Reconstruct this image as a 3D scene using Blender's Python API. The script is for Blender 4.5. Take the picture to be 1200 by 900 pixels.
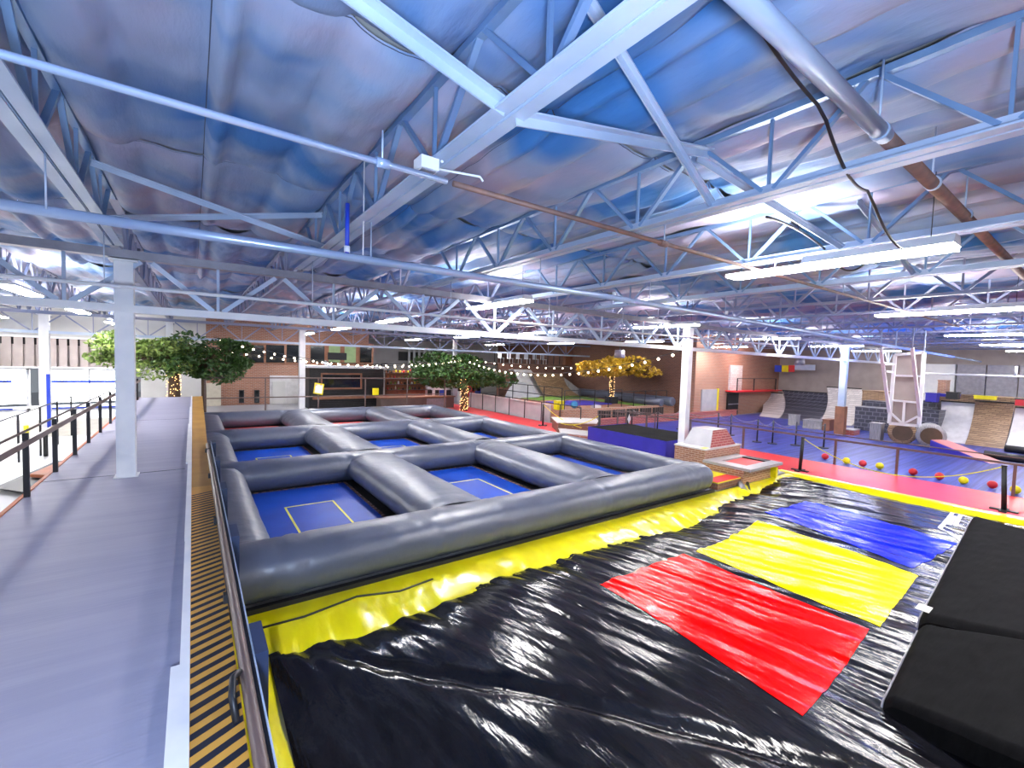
import bpy, math, random
import numpy as np
from mathutils import Vector, noise
for o in list(bpy.data.objects): bpy.data.objects.remove(o)
S = bpy.context.scene
COL = S.collection
random.seed(7)

# ------------------------------------------------------------------ camera
FPX, YAW, PIT, ROL = 521.92, math.radians(35.6715), math.radians(-2.8929), math.radians(1.7825)
CAM = np.array([0., 0., 3.0])
_f = np.array([math.sin(YAW)*math.cos(PIT), math.cos(YAW)*math.cos(PIT), math.sin(PIT)])
_x = np.array([math.cos(YAW), -math.sin(YAW), 0.]); _u = np.cross(_x, _f)
CX = _x*math.cos(ROL)+_u*math.sin(ROL); CU = -_x*math.sin(ROL)+_u*math.cos(ROL)
from mathutils import Matrix
cam_d = bpy.data.cameras.new('camera'); cam = bpy.data.objects.new('camera', cam_d); COL.objects.link(cam)
cam_d.sensor_width = 36; cam_d.lens = FPX*36/1200; cam_d.clip_start = .02; cam_d.clip_end = 300
cam.matrix_world = Matrix(((CX[0], CU[0], -_f[0], CAM[0]), (CX[1], CU[1], -_f[1], CAM[1]), (CX[2], CU[2], -_f[2], CAM[2]), (0, 0, 0, 1)))
S.camera = cam
def at(px, py, ax, v):                       # survey helper: where the sight line through a photo pixel meets a known plane
    d = _f+CX*(px-600)/FPX-CU*(py-450)/FPX; i = 'xyz'.index(ax)
    return CAM+d*((v-CAM[i])/d[i])

# ------------------------------------------------------------------ world, exposure, big lights
W = bpy.data.worlds.new('world'); S.world = W; W.use_nodes = True
bg = W.node_tree.nodes['Background']; bg.inputs[0].default_value = (.80, .88, 1, 1); bg.inputs[1].default_value = .25
S.view_settings.view_transform = 'Standard'; S.view_settings.look = 'None'
S.view_settings.exposure = 0.3; S.view_settings.gamma = 1
S.view_settings.use_curve_mapping = False
def area(name, loc, to, sx, sy, power, col=(1, 1, 1)):
    l = bpy.data.lights.new(name, 'AREA'); l.shape = 'RECTANGLE'; l.size = sx; l.size_y = sy; l.energy = power; l.color = col
    o = bpy.data.objects.new(name, l); COL.objects.link(o); o.location = loc
    o.rotation_euler = (Vector(to)-Vector(loc)).to_track_quat('-Z', 'Y').to_euler(); return o
area('added_blue_uplight', (26, 6, 3.4), (24, 6, 5.2), 5, 5, 150, (.10, .22, 1))  # added blue light to tint the far ceiling, its source unseen
area('daylight_at_glazing', (-12, 31.2, 1.3), (-9, 20, 1), 20, 2.4, 1100, (1, .98, .95))
area('photo_flash_light', (-.25, -.5, 2.6), (2.4, 3.4, 5.2), .35, .35, 260, (.55, .72, 1))

# ------------------------------------------------------------------ materials
def mat(name, col, rough=.5, metal=0., col2=None, nscale=3., stretch=(1, 1, 1), bump=0., bscale=20., bstretch=None, emis=0., spec=None, coat=0., lo=.35, hi=.65, alpha=1., trans=0.):
    m = bpy.data.materials.new(name); m.use_nodes = True; nt = m.node_tree; N = nt.nodes; L = nt.links
    b = N['Principled BSDF']; b.inputs['Base Color'].default_value = (*col, 1); b.inputs['Roughness'].default_value = rough
    b.inputs['Metallic'].default_value = metal
    if spec is not None: b.inputs['Specular IOR Level'].default_value = spec
    if coat: b.inputs['Coat Weight'].default_value = coat; b.inputs['Coat Roughness'].default_value = .08
    if trans: b.inputs['Transmission Weight'].default_value = trans
    if emis: b.inputs['Emission Color'].default_value = (*col, 1); b.inputs['Emission Strength'].default_value = emis
    g = N.new('ShaderNodeNewGeometry')
    def nz(scale, st):
        mp = N.new('ShaderNodeMapping'); mp.inputs['Scale'].default_value = st; L.new(g.outputs['Position'], mp.inputs[0])
        n = N.new('ShaderNodeTexNoise'); n.inputs['Scale'].default_value = scale; n.inputs['Detail'].default_value = 4
        L.new(mp.outputs[0], n.inputs['Vector']); return n
    if col2 is None and not emis: col2 = tuple(c*.82 for c in col)
    if col2 is not None:
        n = nz(nscale, stretch); r = N.new('ShaderNodeValToRGB'); r.color_ramp.elements[0].position = lo; r.color_ramp.elements[1].position = hi
        r.color_ramp.elements[0].color = (*col2, 1); r.color_ramp.elements[1].color = (*col, 1)
        L.new(n.outputs['Fac'], r.inputs[0]); L.new(r.outputs[0], b.inputs['Base Color'])
    if bump:
        n = nz(bscale, bstretch or stretch); bp = N.new('ShaderNodeBump'); bp.inputs['Strength'].default_value = bump; bp.inputs['Distance'].default_value = .02
        L.new(n.outputs['Fac'], bp.inputs['Height']); L.new(bp.outputs[0], b.inputs['Normal'])
    return m
def brickmat(name, c1, c2, mortar, bw=.22, bh=.075, rough=.75, ms=.012):
    m = bpy.data.materials.new(name); m.use_nodes = True; nt = m.node_tree; N = nt.nodes; L = nt.links
    b = N['Principled BSDF']; b.inputs['Roughness'].default_value = rough
    g = N.new('ShaderNodeNewGeometry'); s = N.new('ShaderNodeSeparateXYZ'); L.new(g.outputs['Position'], s.inputs[0])
    a = N.new('ShaderNodeMath'); L.new(s.outputs[0], a.inputs[0]); L.new(s.outputs[1], a.inputs[1])
    c = N.new('ShaderNodeCombineXYZ'); L.new(a.outputs[0], c.inputs[0]); L.new(s.outputs[2], c.inputs[1])
    t = N.new('ShaderNodeTexBrick'); L.new(c.outputs[0], t.inputs['Vector'])
    t.inputs['Color1'].default_value = (*c1, 1); t.inputs['Color2'].default_value = (*c2, 1); t.inputs['Mortar'].default_value = (*mortar, 1)
    t.inputs['Scale'].default_value = 1; t.inputs['Brick Width'].default_value = bw; t.inputs['Row Height'].default_value = bh; t.inputs['Mortar Size'].default_value = ms
    L.new(t.outputs[0], b.inputs['Base Color'])
    bp = N.new('ShaderNodeBump'); bp.inputs['Strength'].default_value = .4; bp.inputs['Distance'].default_value = .01
    L.new(t.outputs['Fac'], bp.inputs['Height']); bp.invert = True; L.new(bp.outputs[0], b.inputs['Normal'])
    return m
M = dict(
 steel=mat('painted_steel', (.46, .54, .68), .35, .15, col2=(.34, .43, .58), nscale=1.5),
 webm=mat('web_steel', (.22, .35, .55), .4, .3, col2=(.13, .22, .38), nscale=1.2),
 farsteel=mat('far_steel', (.30, .30, .40), .5, .2, col2=(.20, .24, .38), nscale=.8),
 white=mat('white_paint', (.80, .80, .82), .4, col2=(.70, .71, .75)),
 pipe=mat('pipe_paint', (.42, .52, .72), .25, .35, col2=(.33, .43, .64), nscale=2),
 rust=mat('rusty_pipe', (.24, .12, .09), .6, .2, col2=(.14, .085, .075), nscale=8),
 cable=mat('black_cable', (.01, .01, .014), .5),
 tube=mat('grey_vinyl', (.075, .09, .14), .40, col2=(.06, .072, .115), nscale=1.5, bump=.8, bscale=3.4, bstretch=(1, .7, 1), spec=1.),
 navy=mat('navy_vinyl', (.02, .035, .09), .4),
 bed=mat('blue_trampoline', (.0, .055, .42), .45, col2=(.0, .04, .33), nscale=1.2, spec=.3),
 redbed=mat('red_trampoline', (.62, .02, .02), .5),
 coil=mat('spring_cover', (.012, .012, .015), .6, col2=(.45, .2, .03), nscale=30, lo=.38, hi=.55),
 yline=mat('yellow_line', (.85, .78, .08), .5),
 yvinyl=mat('yellow_vinyl', (.80, .72, .0), .28, col2=(.72, .62, .0), nscale=2, bump=.5, bscale=2.5, stretch=(2.5, 1, 1), coat=.3),
 bag=mat('black_vinyl', (.004, .0042, .006), .13, col2=(.010, .010, .013), nscale=3, bump=.4, bscale=7, bstretch=(2.2, .5, 1), spec=.42, stretch=(3, 1, 1)),
 bagr=mat('red_vinyl', (.80, .0, .0), .15, col2=(.75, .0, .0), bump=.3, bscale=7, bstretch=(2.2, .5, 1), spec=.2),
 bagy=mat('bright_yellow_vinyl', (.95, .82, .0), .15, col2=(.88, .74, .0), bump=.3, bscale=7, bstretch=(2.2, .5, 1), spec=.2),
 bagb=mat('blue_vinyl', (.0, .01, .62), .15, col2=(.0, .015, .6), bump=.3, bscale=7, bstretch=(2.2, .5, 1), spec=.2),
 bagw=mat('white_vinyl', (.85, .85, .88), .3),
 mat=mat('charcoal_mat_fabric', (.0045, .0045, .005), .8, spec=.06, col2=(.003, .003, .0034), nscale=6, bump=.25, bscale=9, stretch=(.5, 3, 1)),
 walk=mat('walkway_sheet', (.34, .335, .44), .55, col2=(.30, .30, .41), nscale=2.5, stretch=(.3, 2.5, 1), bump=.2, bscale=14, bstretch=(.25, 3, 1), spec=.4),
 tapeo=mat('orange_tape', (.75, .37, .06), .45), tapeb=mat('black_tape', (.015, .017, .03), .5),
 ply=mat('golden_plywood', (.50, .27, .06), .5, col2=(.40, .20, .04), nscale=2),
 brown=mat('brown_rail_paint', (.13, .085, .075), .4), dark=mat('dark_metal', (.03, .03, .035), .4, .4), black=mat('matt_black', (.008, .008, .01), .5),
 redf=mat('red_floor_pad', (.74, .03, .04), .35, col2=(.66, .02, .03), nscale=1.5, spec=.3),
 pinkf=mat('pink_pad_and_sheen', (.78, .35, .33), .3, col2=(.74, .22, .22), nscale=.7, coat=.3),  # pink of the pads; on the red path it paints in a pale reflection
 bluef=mat('blue_court_floor', (.05, .07, .36), .36, col2=(.015, .022, .17), nscale=2.2, stretch=(.12, 4, 1), bump=.25, bscale=5, bstretch=(.15, 6, 1), spec=.3, lo=.42, hi=.6),
 bluepad=mat('royal_blue_pad', (.04, .03, .42), .4), greyfloor=mat('grey_floor', (.34, .34, .36), .35, col2=(.26, .26, .29), nscale=.8),
 pale=mat('pale_floor', (.62, .62, .62), .35, col2=(.52, .52, .52), nscale=1), beige=mat('beige_mat', (.50, .47, .40), .6),
 ramp=mat('grey_ramp_sheet', (.42, .42, .44), .35, col2=(.35, .35, .38), nscale=2, coat=.2),
 lightramp=mat('light_ramp_sheet', (.62, .60, .60), .4, col2=(.52, .50, .50), nscale=4),
 plank=mat('grey_wood_print', (.33, .31, .31), .5, col2=(.20, .19, .20), nscale=6, stretch=(5, 5, .5)),
 wallw=mat('white_wall', (.58, .57, .55), .7, col2=(.50, .49, .47), nscale=.8), beigew=mat('beige_board', (.40, .34, .32), .6, col2=(.33, .28, .26), nscale=1.5),
 wood=mat('reddish_wood', (.30, .12, .06), .5, col2=(.22, .09, .045), nscale=4), glassd=mat('dark_window_glass', (.01, .012, .015), .08),
 brick=brickmat('brick_wall', (.36, .15, .085), (.27, .11, .065), (.36, .26, .21)),
 brickd=brickmat('dark_brick_wall', (.20, .085, .05), (.14, .06, .04), (.22, .13, .10)),
 brickv=brickmat('brick_print_vinyl', (.42, .19, .10), (.30, .12, .07), (.55, .36, .27), .2, .06, .4),
 brickr=brickmat('red_brick_print', (.42, .07, .06), (.28, .04, .04), (.55, .25, .2), .25, .07, .4),
 ledge=brickmat('ledgestone_print', (.42, .27, .15), (.25, .15, .08), (.12, .07, .04), .35, .06, .5, .01),
 slate=brickmat('dark_stone_print', (.05, .05, .075), (.03, .03, .045), (.13, .13, .16), .3, .2, .45, .02),
 wbrick=brickmat('pale_brick_print', (.68, .64, .62), (.55, .51, .50), (.40, .37, .37), .3, .12, .4),
 leafg=mat('dark_green_leaf', (.05, .13, .02), .5, col2=(.02, .055, .012), nscale=5), leafl=mat('light_green_leaf', (.32, .42, .10), .5, col2=(.09, .18, .03), nscale=5),
 leafy=mat('yellow_leaf', (.65, .42, .02), .5, col2=(.38, .22, .01), nscale=4), bark=mat('bark', (.10, .06, .035), .8), 
 turf=mat('artificial_turf', (.16, .30, .04), .8, col2=(.10, .20, .03), nscale=20),
 lamp=mat('lamp_lens', (1, .97, .95), .5, emis=92), bulb=mat('warm_bulb', (1, .82, .62), .5, emis=9), bark_l=mat('warm_fairy_light', (1, .62, .25), .5, emis=2.5),
 yellow=mat('yellow_plastic', (.82, .70, .0), .4), red=mat('red_rubber', (.65, .02, .03), .35), blue=mat('blue_paint', (.02, .06, .55), .4), paper=mat('white_paper', (.78, .78, .74), .6),
 galv=mat('galvanized_panel', (.30, .29, .33), .4, .4, col2=(.24, .23, .27), nscale=6), orange=mat('orange_foam', (.55, .16, .06), .6), cream=mat('cream_curtain', (.55, .50, .40), .7),
 cyan=mat('light_blue_plastic', (.05, .30, .60), .4), screen=mat('green_office_wall', (.30, .42, .20), .7), glass=mat('clear_glass', (.9, .95, 1), .02, trans=1.),
)
M['seamm'] = mat('seam_tape', (.05, .06, .10), .6)
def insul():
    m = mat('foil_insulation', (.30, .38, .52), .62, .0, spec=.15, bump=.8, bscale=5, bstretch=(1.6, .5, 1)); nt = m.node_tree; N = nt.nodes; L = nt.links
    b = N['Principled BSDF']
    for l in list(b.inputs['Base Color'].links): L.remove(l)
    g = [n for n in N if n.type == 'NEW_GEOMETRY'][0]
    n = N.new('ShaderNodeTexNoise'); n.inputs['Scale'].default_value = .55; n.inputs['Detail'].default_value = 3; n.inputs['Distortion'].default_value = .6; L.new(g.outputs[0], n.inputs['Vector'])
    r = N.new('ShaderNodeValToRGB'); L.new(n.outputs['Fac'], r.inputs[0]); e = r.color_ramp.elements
    e[0].position = .36; e[0].color = (.05, .17, .42, 1); e[1].position = .66; e[1].color = (.38, .33, .42, 1)  # blue and pinkish cast of the lighting mixed into the foil colour
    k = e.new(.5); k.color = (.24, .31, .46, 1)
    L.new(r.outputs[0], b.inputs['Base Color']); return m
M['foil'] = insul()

# ------------------------------------------------------------------ mesh helpers
class MB:
    def __init__(s): s.v = []; s.f = []; s.sm = []
    def add(s, v, f, smooth=False):
        n = len(s.v); s.v += [tuple(map(float, p)) for p in v]; s.f += [tuple(i+n for i in q) for q in f]; s.sm += [smooth]*len(f); return s
    def box(s, x0, x1, y0, y1, z0, z1):
        return s.add([(x, y, z) for z in (z0, z1) for y in (y0, y1) for x in (x0, x1)], [(0, 2, 3, 1), (4, 5, 7, 6), (0, 1, 5, 4), (2, 6, 7, 3), (0, 4, 6, 2), (1, 3, 7, 5)])
    def bar(s, a, b, w, h, up=(0, 0, 1)):
        a = Vector(a); b = Vector(b); d = (b-a).normalized(); up = Vector(up)
        if abs(d.dot(up)) > .98: up = Vector((0, 1, 0))
        x = d.cross(up).normalized()*w/2; u = x.cross(d).normalized()*h/2
        return s.add([p+i*x+j*u for p in (a, b) for i, j in ((-1, -1), (1, -1), (1, 1), (-1, 1))], [(3, 2, 1, 0), (4, 5, 6, 7), (0, 1, 5, 4), (1, 2, 6, 5), (2, 3, 7, 6), (3, 0, 4, 7)])
    def tube(s, pts, r, n=8, cap=True):
        pts = [Vector(p) for p in pts]; V = []; F = []
        rs = r if isinstance(r, (list, tuple)) else [r]*len(pts)
        for i, p in enumerate(pts):
            d = (pts[min(i+1, len(pts)-1)]-pts[max(i-1, 0)]).normalized(); up = Vector((0, 0, 1)) if abs(d.z) < .95 else Vector((0, 1, 0))
            x = d.cross(up).normalized(); u = x.cross(d)
            for k in range(n): a = 2*math.pi*k/n; V.append(p+rs[i]*(math.cos(a)*x+math.sin(a)*u))
        for i in range(len(pts)-1):
            for k in range(n): F.append((i*n+k, i*n+(k+1) % n, (i+1)*n+(k+1) % n, (i+1)*n+k))
        s.add(V, F, True)
        if cap: s.f += [tuple(len(s.v)-len(V)+k for k in reversed(range(n))), tuple(len(s.v)-n+k for k in range(n))]; s.sm += [False]*2
        return s
    def grid(s, fn, nu, nv, smooth=True):
        V = [fn(i/nu, j/nv) for j in range(nv+1) for i in range(nu+1)]
        return s.add(V, [(j*(nu+1)+i, j*(nu+1)+i+1, (j+1)*(nu+1)+i+1, (j+1)*(nu+1)+i) for j in range(nv) for i in range(nu)], smooth)
    def prism(s, poly, d):                    # poly: list of 3d points, extruded by vector d
        n = len(poly); d = Vector(d); V = [Vector(p) for p in poly]; V += [p+d for p in V]
        return s.add(V, [tuple(range(n))[::-1], tuple(range(n, 2*n))]+[(i, (i+1) % n, n+(i+1) % n, n+i) for i in range(n)])
    def ball(s, c, r, n=10, m=6, sc=(1, 1, 1)):
        V = [(c[0], c[1], c[2]-r*sc[2])]; F = []
        for j in range(1, m):
            t = -math.pi/2+math.pi*j/m
            for k in range(n): a = 2*math.pi*k/n; V.append((c[0]+r*sc[0]*math.cos(t)*math.cos(a), c[1]+r*sc[1]*math.cos(t)*math.sin(a), c[2]+r*sc[2]*math.sin(t)))
        V.append((c[0], c[1], c[2]+r*sc[2]))
        for k in range(n): F.append((0, 1+(k+1) % n, 1+k))
        for j in range(m-2):
            for k in range(n): F.append((1+j*n+k, 1+j*n+(k+1) % n, 1+(j+1)*n+(k+1) % n, 1+(j+1)*n+k))
        for k in range(n): F.append((1+(m-2)*n+k, 1+(m-2)*n+(k+1) % n, len(V)-1))
        return s.add(V, F, True)
def wloc(o):
    v = Vector((0, 0, 0))
    while o: v += o.location; o = o.parent
    return v
def obj(name, mb, m, parent=None, kind=None, label=None, own_origin=True):
    V = np.array(mb.v)
    org = np.array([(V[:, 0].min()+V[:, 0].max())/2, (V[:, 1].min()+V[:, 1].max())/2, V[:, 2].min()])
    me = bpy.data.meshes.new(name); me.from_pydata([tuple(p) for p in V-org], [], mb.f)
    me.polygons.foreach_set('use_smooth', mb.sm); me.materials.append(M[m] if isinstance(m, str) else m)
    o = bpy.data.objects.new(name, me); COL.objects.link(o)
    if parent: o.parent = parent; o.location = Vector(org)-wloc(parent)
    else: o.location = org
    if kind: o['kind'] = kind
    if label: o['label'] = label
    return o
def tag(o, label, cat, group=None):
    o['label'] = label; o['category'] = cat
    if group: o['group'] = group
    return o
def thing(name, loc, label, cat, group=None):
    o = bpy.data.objects.new(name, None); COL.objects.link(o); o.location = tuple(map(float, loc)); o.empty_display_size = .1
    return tag(o, label, cat, group)
def cp(o, parent=None, off=(0, 0, 0)):
    c = o.copy(); COL.objects.link(c); c.parent = parent if parent else o.parent
    c.location = o.location+Vector(off); return c
def tree_copy(root, loc, label=None, group=None):
    r = root.copy(); COL.objects.link(r); r.location = tuple(map(float, loc))
    if label: r['label'] = label
    if group: r['group'] = group
    for ch in list(root.children):
        c = ch.copy(); COL.objects.link(c); c.parent = r
        for g in list(ch.children): d = g.copy(); COL.objects.link(d); d.parent = c
    return r
def B(*a): return MB().box(*a)

# ================================================================== SETTING: floors and walls
obj('floor', MB().box(-22, 36, 5.82, 42, -.30, -.012).box(-22, .18, -9, 5.82, -.30, -.012).box(14.42, 36, -9, 5.82, -.30, -.012).box(.18, 14.42, -9, 5.82, -1.0, -.9), 'greyfloor', kind='structure')
obj('floor', B(16.8, 34.6, -8, 14.7, -.012, 0), 'bluef', kind='structure', label='glossy royal blue court floor')
obj('floor', B(14.6, 16.8, 10.2, 14.7, -.012, 0), 'bluef', kind='structure', label='strip of blue floor behind the dark platform')
obj('floor', B(14.42, 16.78, -8, 9.0, -.012, .004), 'redf', kind='structure', label='red padded path beside the black airbag')
obj('floor', B(10.6, 14.4, 14.5, 30, -.012, .004), 'redf', kind='structure', label='red padded path behind the inflatable grid')
obj('floor', B(10.6, 14.55, 11.7, 14.5, -.012, .004), 'pinkf', kind='structure', label='stretch of the red path coloured pale pink for its reflection')  # pale reflection on the red path put into the floor colour
obj('floor', B(-22, -1.75, 8, 21, -.012, .0), 'pale', kind='structure', label='pale sheet floor left of the walkway')
obj('floor', B(-22, -1.75, 21, 26, -.012, .006), 'beige', kind='structure', label='beige floor band left of the walkway')
obj('floor', B(-22, -1.75, 26, 30, -.012, .0), 'pale', kind='structure')
# raised brick court far right
obj('floor', B(14.7, 24, 16.45, 25.4, 0, .62), 'brick', kind='structure', label='raised brick-paved court')
rc = obj('trim_1', B(14.8, 24, 16.3, 16.45, 0, .68), 'brick', kind='structure', label='brick face of the raised court with dark grilles')
for k in range(5):
    x0 = 17.3+k*1.15; g = obj('grille', B(x0, x0+1.0, 16.27, 16.3, .12, .56), 'black', rc)
    for i in range(6): obj('grille_bar', B(x0+i*.19, x0+.03+i*.19, 16.24, 16.27, .12, .56), 'brown', g) if i else None
obj('trim_2', MB().box(15.6, 28.4, 14.72, 14.95, 0, .33).box(15.55, 28.45, 14.68, 14.99, .33, .37), 'brickr', kind='structure', label='low red brick curb at the back of the blue court')

obj('wall_back', B(.6, 9.6, 30, 30.3, 0, 5.2), 'brick', kind='structure')
obj('wall_back', B(-22, .6, 30, 30.3, 3.4, 5.2), 'wallw', kind='structure')
obj('wall_back', B(-2.2, .6, 30, 30.3, 0, 3.4), 'wallw', kind='structure')
obj('wall_back', B(9.6, 34, 36, 36.3, 0, 5.2), 'wallw', kind='structure')
obj('wall_back', B(17.2, 24, 25.5, 25.8, 0, 2.86), 'brickd', kind='structure', label='dark brown brick wall under the mezzanine')
obj('wall_back', B(23.3, 24.2, 25.5, 25.8, 2.86, 5.2), 'wood', kind='structure', label='dark timber wall end above the brown brick')
obj('wall_right', B(24, 24.3, 15.3, 36, 0, 5.2), 'brickd', kind='structure', label='dark brick wall behind the yellow tree')
obj('wall_right', B(24, 34.8, 15, 15.3, 0, 5.2), 'brick', kind='structure', label='brightly lit brick wall with a grey door')
obj('wall_right', B(34.6, 34.9, -9, 15, 0, 5.2), 'beigew', kind='structure', label='beige wall behind the curved ramps')
obj('wall_left', B(-22.3, -22, -9, 30.3, 0, 5.2), 'wallw', kind='structure')

# ------------------------------------------------------------------ ceiling of foil insulation panels
PZ = 5.06
ceil = obj('ceiling', B(-22, 35, -9, 36.3, 5.2, 5.35), 'wallw', kind='structure')
XJ = [-.85+2.3*k for k in range(-9, 16)]
def panel_mesh(seed, w=2.3, l=2.95, nx=46, ny=40):
    mb = MB()
    def fn(u, v):
        x = u*w; y = v*l
        fold = [0, .42, .95, 1.12, 1.66, 2.3]
        for a, b in zip(fold, fold[1:]):
            if a <= x <= b+1e-6: t = (x-a)/(b-a); break
        sag = .17*math.sin(math.pi*t)**.55*(.6+.4*math.sin(a*7+seed)) if 0 < t < 1 else 0
        sag *= .55+.45*min(1, min(v, 1-v)*8)
        sag += .05*noise.noise(Vector((x*2.5, y*1.3, seed*9)))+.022*noise.noise(Vector((x*8, y*3, seed*5)))*(1.5-abs(v-.5)*2)
        tuck = .03*math.exp(-(min(v, 1-v)*l/.03)**2)
        return (x, y, -sag+tuck)
    mb.grid(fn, nx, ny); V = np.array(mb.v)
    sm = MB()
    for fx in (.42, .95, 1.12, 1.66): sm.grid(lambda u, v: (fx-.005+.01*u, v*l, fn(min(1, (fx)/w), v)[2]-.006), 1, ny)
    sm.grid(lambda u, v: (u*w, .008+.012*v, fn(u, .003)[2]-.006), nx, 1)
    sme = bpy.data.meshes.new('seam'); sme.from_pydata(sm.v, [], [tuple(reversed(q)) for q in sm.f]); sme.materials.append(M['seamm'])
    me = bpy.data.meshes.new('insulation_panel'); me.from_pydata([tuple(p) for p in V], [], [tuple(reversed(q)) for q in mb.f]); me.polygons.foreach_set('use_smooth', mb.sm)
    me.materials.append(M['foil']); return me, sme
PM = [panel_mesh(s) for s in range(4)]
PF = [panel_mesh(s, nx=23, ny=14) for s in range(3)]
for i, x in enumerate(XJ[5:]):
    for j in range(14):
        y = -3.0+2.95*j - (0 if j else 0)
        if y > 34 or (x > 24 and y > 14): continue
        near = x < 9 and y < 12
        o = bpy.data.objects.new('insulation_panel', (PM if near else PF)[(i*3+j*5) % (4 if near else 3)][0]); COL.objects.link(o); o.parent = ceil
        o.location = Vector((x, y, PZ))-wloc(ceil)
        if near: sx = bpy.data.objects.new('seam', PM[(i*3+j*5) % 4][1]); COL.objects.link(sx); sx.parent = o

# ------------------------------------------------------------------ roof joists (run away from the camera) and girders (run across)
JB, JT = 4.38, 4.98
def joist(x, y0, y1, detail, label, group=None):
    r = thing('roof_joist', (x, (y0+y1)/2, JB), label, 'roof joist', group)
    st = 'steel' if detail else 'farsteel'; wm = 'webm' if detail else 'farsteel'
    if detail:
        w = .085
        for sx in (-1, 1):
            xc = x+sx*.057; obj('chord_angle', MB().box(xc-.045, xc+.045, y0, y1, JB, JB+.014).box(x+sx*.012-.006, x+sx*.012+.006, y0, y1, JB+.014, JB+.09), st, r)
        obj('top_chord', MB().box(x-.03, x+.03, y0, y1, JT, JT+.05), wm, r)
    else:
        obj('bottom_chord', MB().box(x-.05, x+.05, y0, y1, JB, JB+.05), st, r); obj('top_chord', MB().box(x-.05, x+.05, y0, y1, JT, JT+.05), st, r)
    mbs = MB(); a = 1.79-6*1.3
    n = 0; protos = None
    while a < y1-.3:
        if a > y0+.4:
            segs = [((x, a, JB+.05), (x, a, JT+.02), .014), ((x, a+.04, JB+.05), (x, a+.62, JT+.02), .022), ((x, a-.04, JB+.05), (x, a-.62, JT+.02), .022)]
            if detail:
                if protos is None:
                    protos = [obj('web', MB().bar(p, q, t*2, t*1.4), wm, r) for p, q, t in segs]; a0 = a
                else:
                    for p in protos: cp(p, r, (0, a-a0, 0))
            else:
                for p, q, t in segs: mbs.bar(p, q, t*2, t*2)
        a += 1.3
    if not detail: obj('web', mbs, wm, r, kind='stuff')
    return r
near_lab = {-.85: 'pale blue steel roof joist running to the white column on the walkway', 1.45: 'pale steel roof joist with white junction box, crossing top centre',
            3.75: 'blue roof joist sweeping from the top right corner down to centre', 6.05: 'roof joist with the largest ceiling lamp under it', 8.35: 'roof joist just beyond the largest ceiling lamp'}
ORD = 'first second third fourth fifth sixth seventh eighth ninth tenth eleventh twelfth thirteenth fourteenth fifteenth sixteenth seventeenth eighteenth nineteenth twentieth'.split()
for x in XJ:
    xr = round(x, 2)
    if x < -9 or x > 34: continue
    if xr in near_lab: joist(x, -3, 8, True, near_lab[xr])
    else: joist(x, -3, 8, False, 'grey near-bay roof joist, %s to the left of the walkway column' % ORD[round((-.85-x)/2.3)-1] if x < 0 else 'thin grey near-bay roof joist, %s beyond the largest lamp' % ORD[round((x-8.35)/2.3)], 'near-bay roof joists')
    joist(x, 8, 23.5, False, 'thin grey roof joist beyond the white girder, %s from the left' % ORD[round((x+7.75)/2.3)], 'middle-bay roof joists')
    if x < 24: joist(x, 23.5, 35.5, False, 'small dark roof joist in the farthest bay, %s from the left' % ORD[round((x+7.75)/2.3)], 'far-bay roof joists')
def girder(y, x0, x1, xn, label, detail):
    r = thing('roof_girder', ((x0+x1)/2, y, 3.5), label, 'girder')
    st = 'white' if detail else 'steel'
    obj('bottom_chord', MB().box(x0, x1, y-.07, y-.01, 3.50, 3.60).box(x0, x1, y+.01, y+.07, 3.50, 3.60), st, r)
    obj('top_chord', MB().box(x0, x1, y-.08, y+.08, 4.22, 4.33), 'galv' if detail else 'farsteel', r)
    x = xn; pr = None; mbs = MB()
    while x < x1-.9:
        segs = [((x, y, 3.58), (x, y, 4.22), .035), ((x+.06, y, 3.6), (x+.76, y, 4.2), .06), ((x-.06, y, 3.6), (x-.76, y, 4.2), .06)]
        if detail and x < 20:
            if pr is None: pr = [obj('web', MB().bar(p, q, t, t, (0, 1, 0)), 'steel', r) for p, q, t in segs]; xx = x
            else: [cp(p, r, (x-xx, 0, 0)) for p in pr]
        else:
            for p, q, t in segs: mbs.bar(p, q, t*.8, t*.8, (0, 1, 0))
        x += 1.64
    if mbs.v: obj('web', mbs, 'farsteel' if not detail else 'steel', r, kind='stuff', label=None)
    return r
girder(8, -9, 34.4, -1.33-1.64*3, 'white steel girder across the hall, resting on the nearest columns', True)
girder(23.5, -16, 23.8, -14.6, 'pale blue girder far back, above the string lights', False)

# columns
def column(name, x, y, z0, z1, w, m, label, sleeve=None):
    r = thing(name, (x, y, z0), label, 'column')
    obj('shaft', MB().box(x-w/2, x+w/2, y-w/2, y+w/2, z0+.012, z1), m, r)
    obj('base_plate', MB().box(x-w/2-.03, x+w/2+.03, y-w/2-.03, y+w/2+.03, z0, z0+.012), m, r)
    obj('cap_plate', MB().box(x-w/2-.05, x+w/2+.05, y-w/2-.05, y+w/2+.05, z1, z1+.02), m, r)
    if sleeve: obj('padded_sleeve', B(x-w/2-.06, x+w/2+.06, y-w/2-.06, y+w/2+.06, z0+.02, sleeve[0]), sleeve[1], r)
    return r
column('column', -.75, 8.05, 1.25, 4.18, .2, 'white', 'white square steel column standing on the grey walkway')
column('column', 12.35, 8.02, 0, 4.18, .22, 'white', 'white square column behind the dark blue-skirted platform')
column('column', 25.2, 8.05, 0, 4.18, .26, 'steel', 'bluish column with brown wrapped base on the blue court', (1.35, 'wood'))
column('column', 4.3, 23.5, 0, 4.18, .26, 'white', 'white column in front of the upstairs brick windows')
column('column', -4.45, 23.5, 0, 4.18, .26, 'white', 'white column with a blue strip up its lower half by the bright glazing')
obj('blue_strip', B(-4.40, -4.30, 23.33, 23.37, .02, 2.0), 'blue', bpy.data.objects['column.004'])
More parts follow.
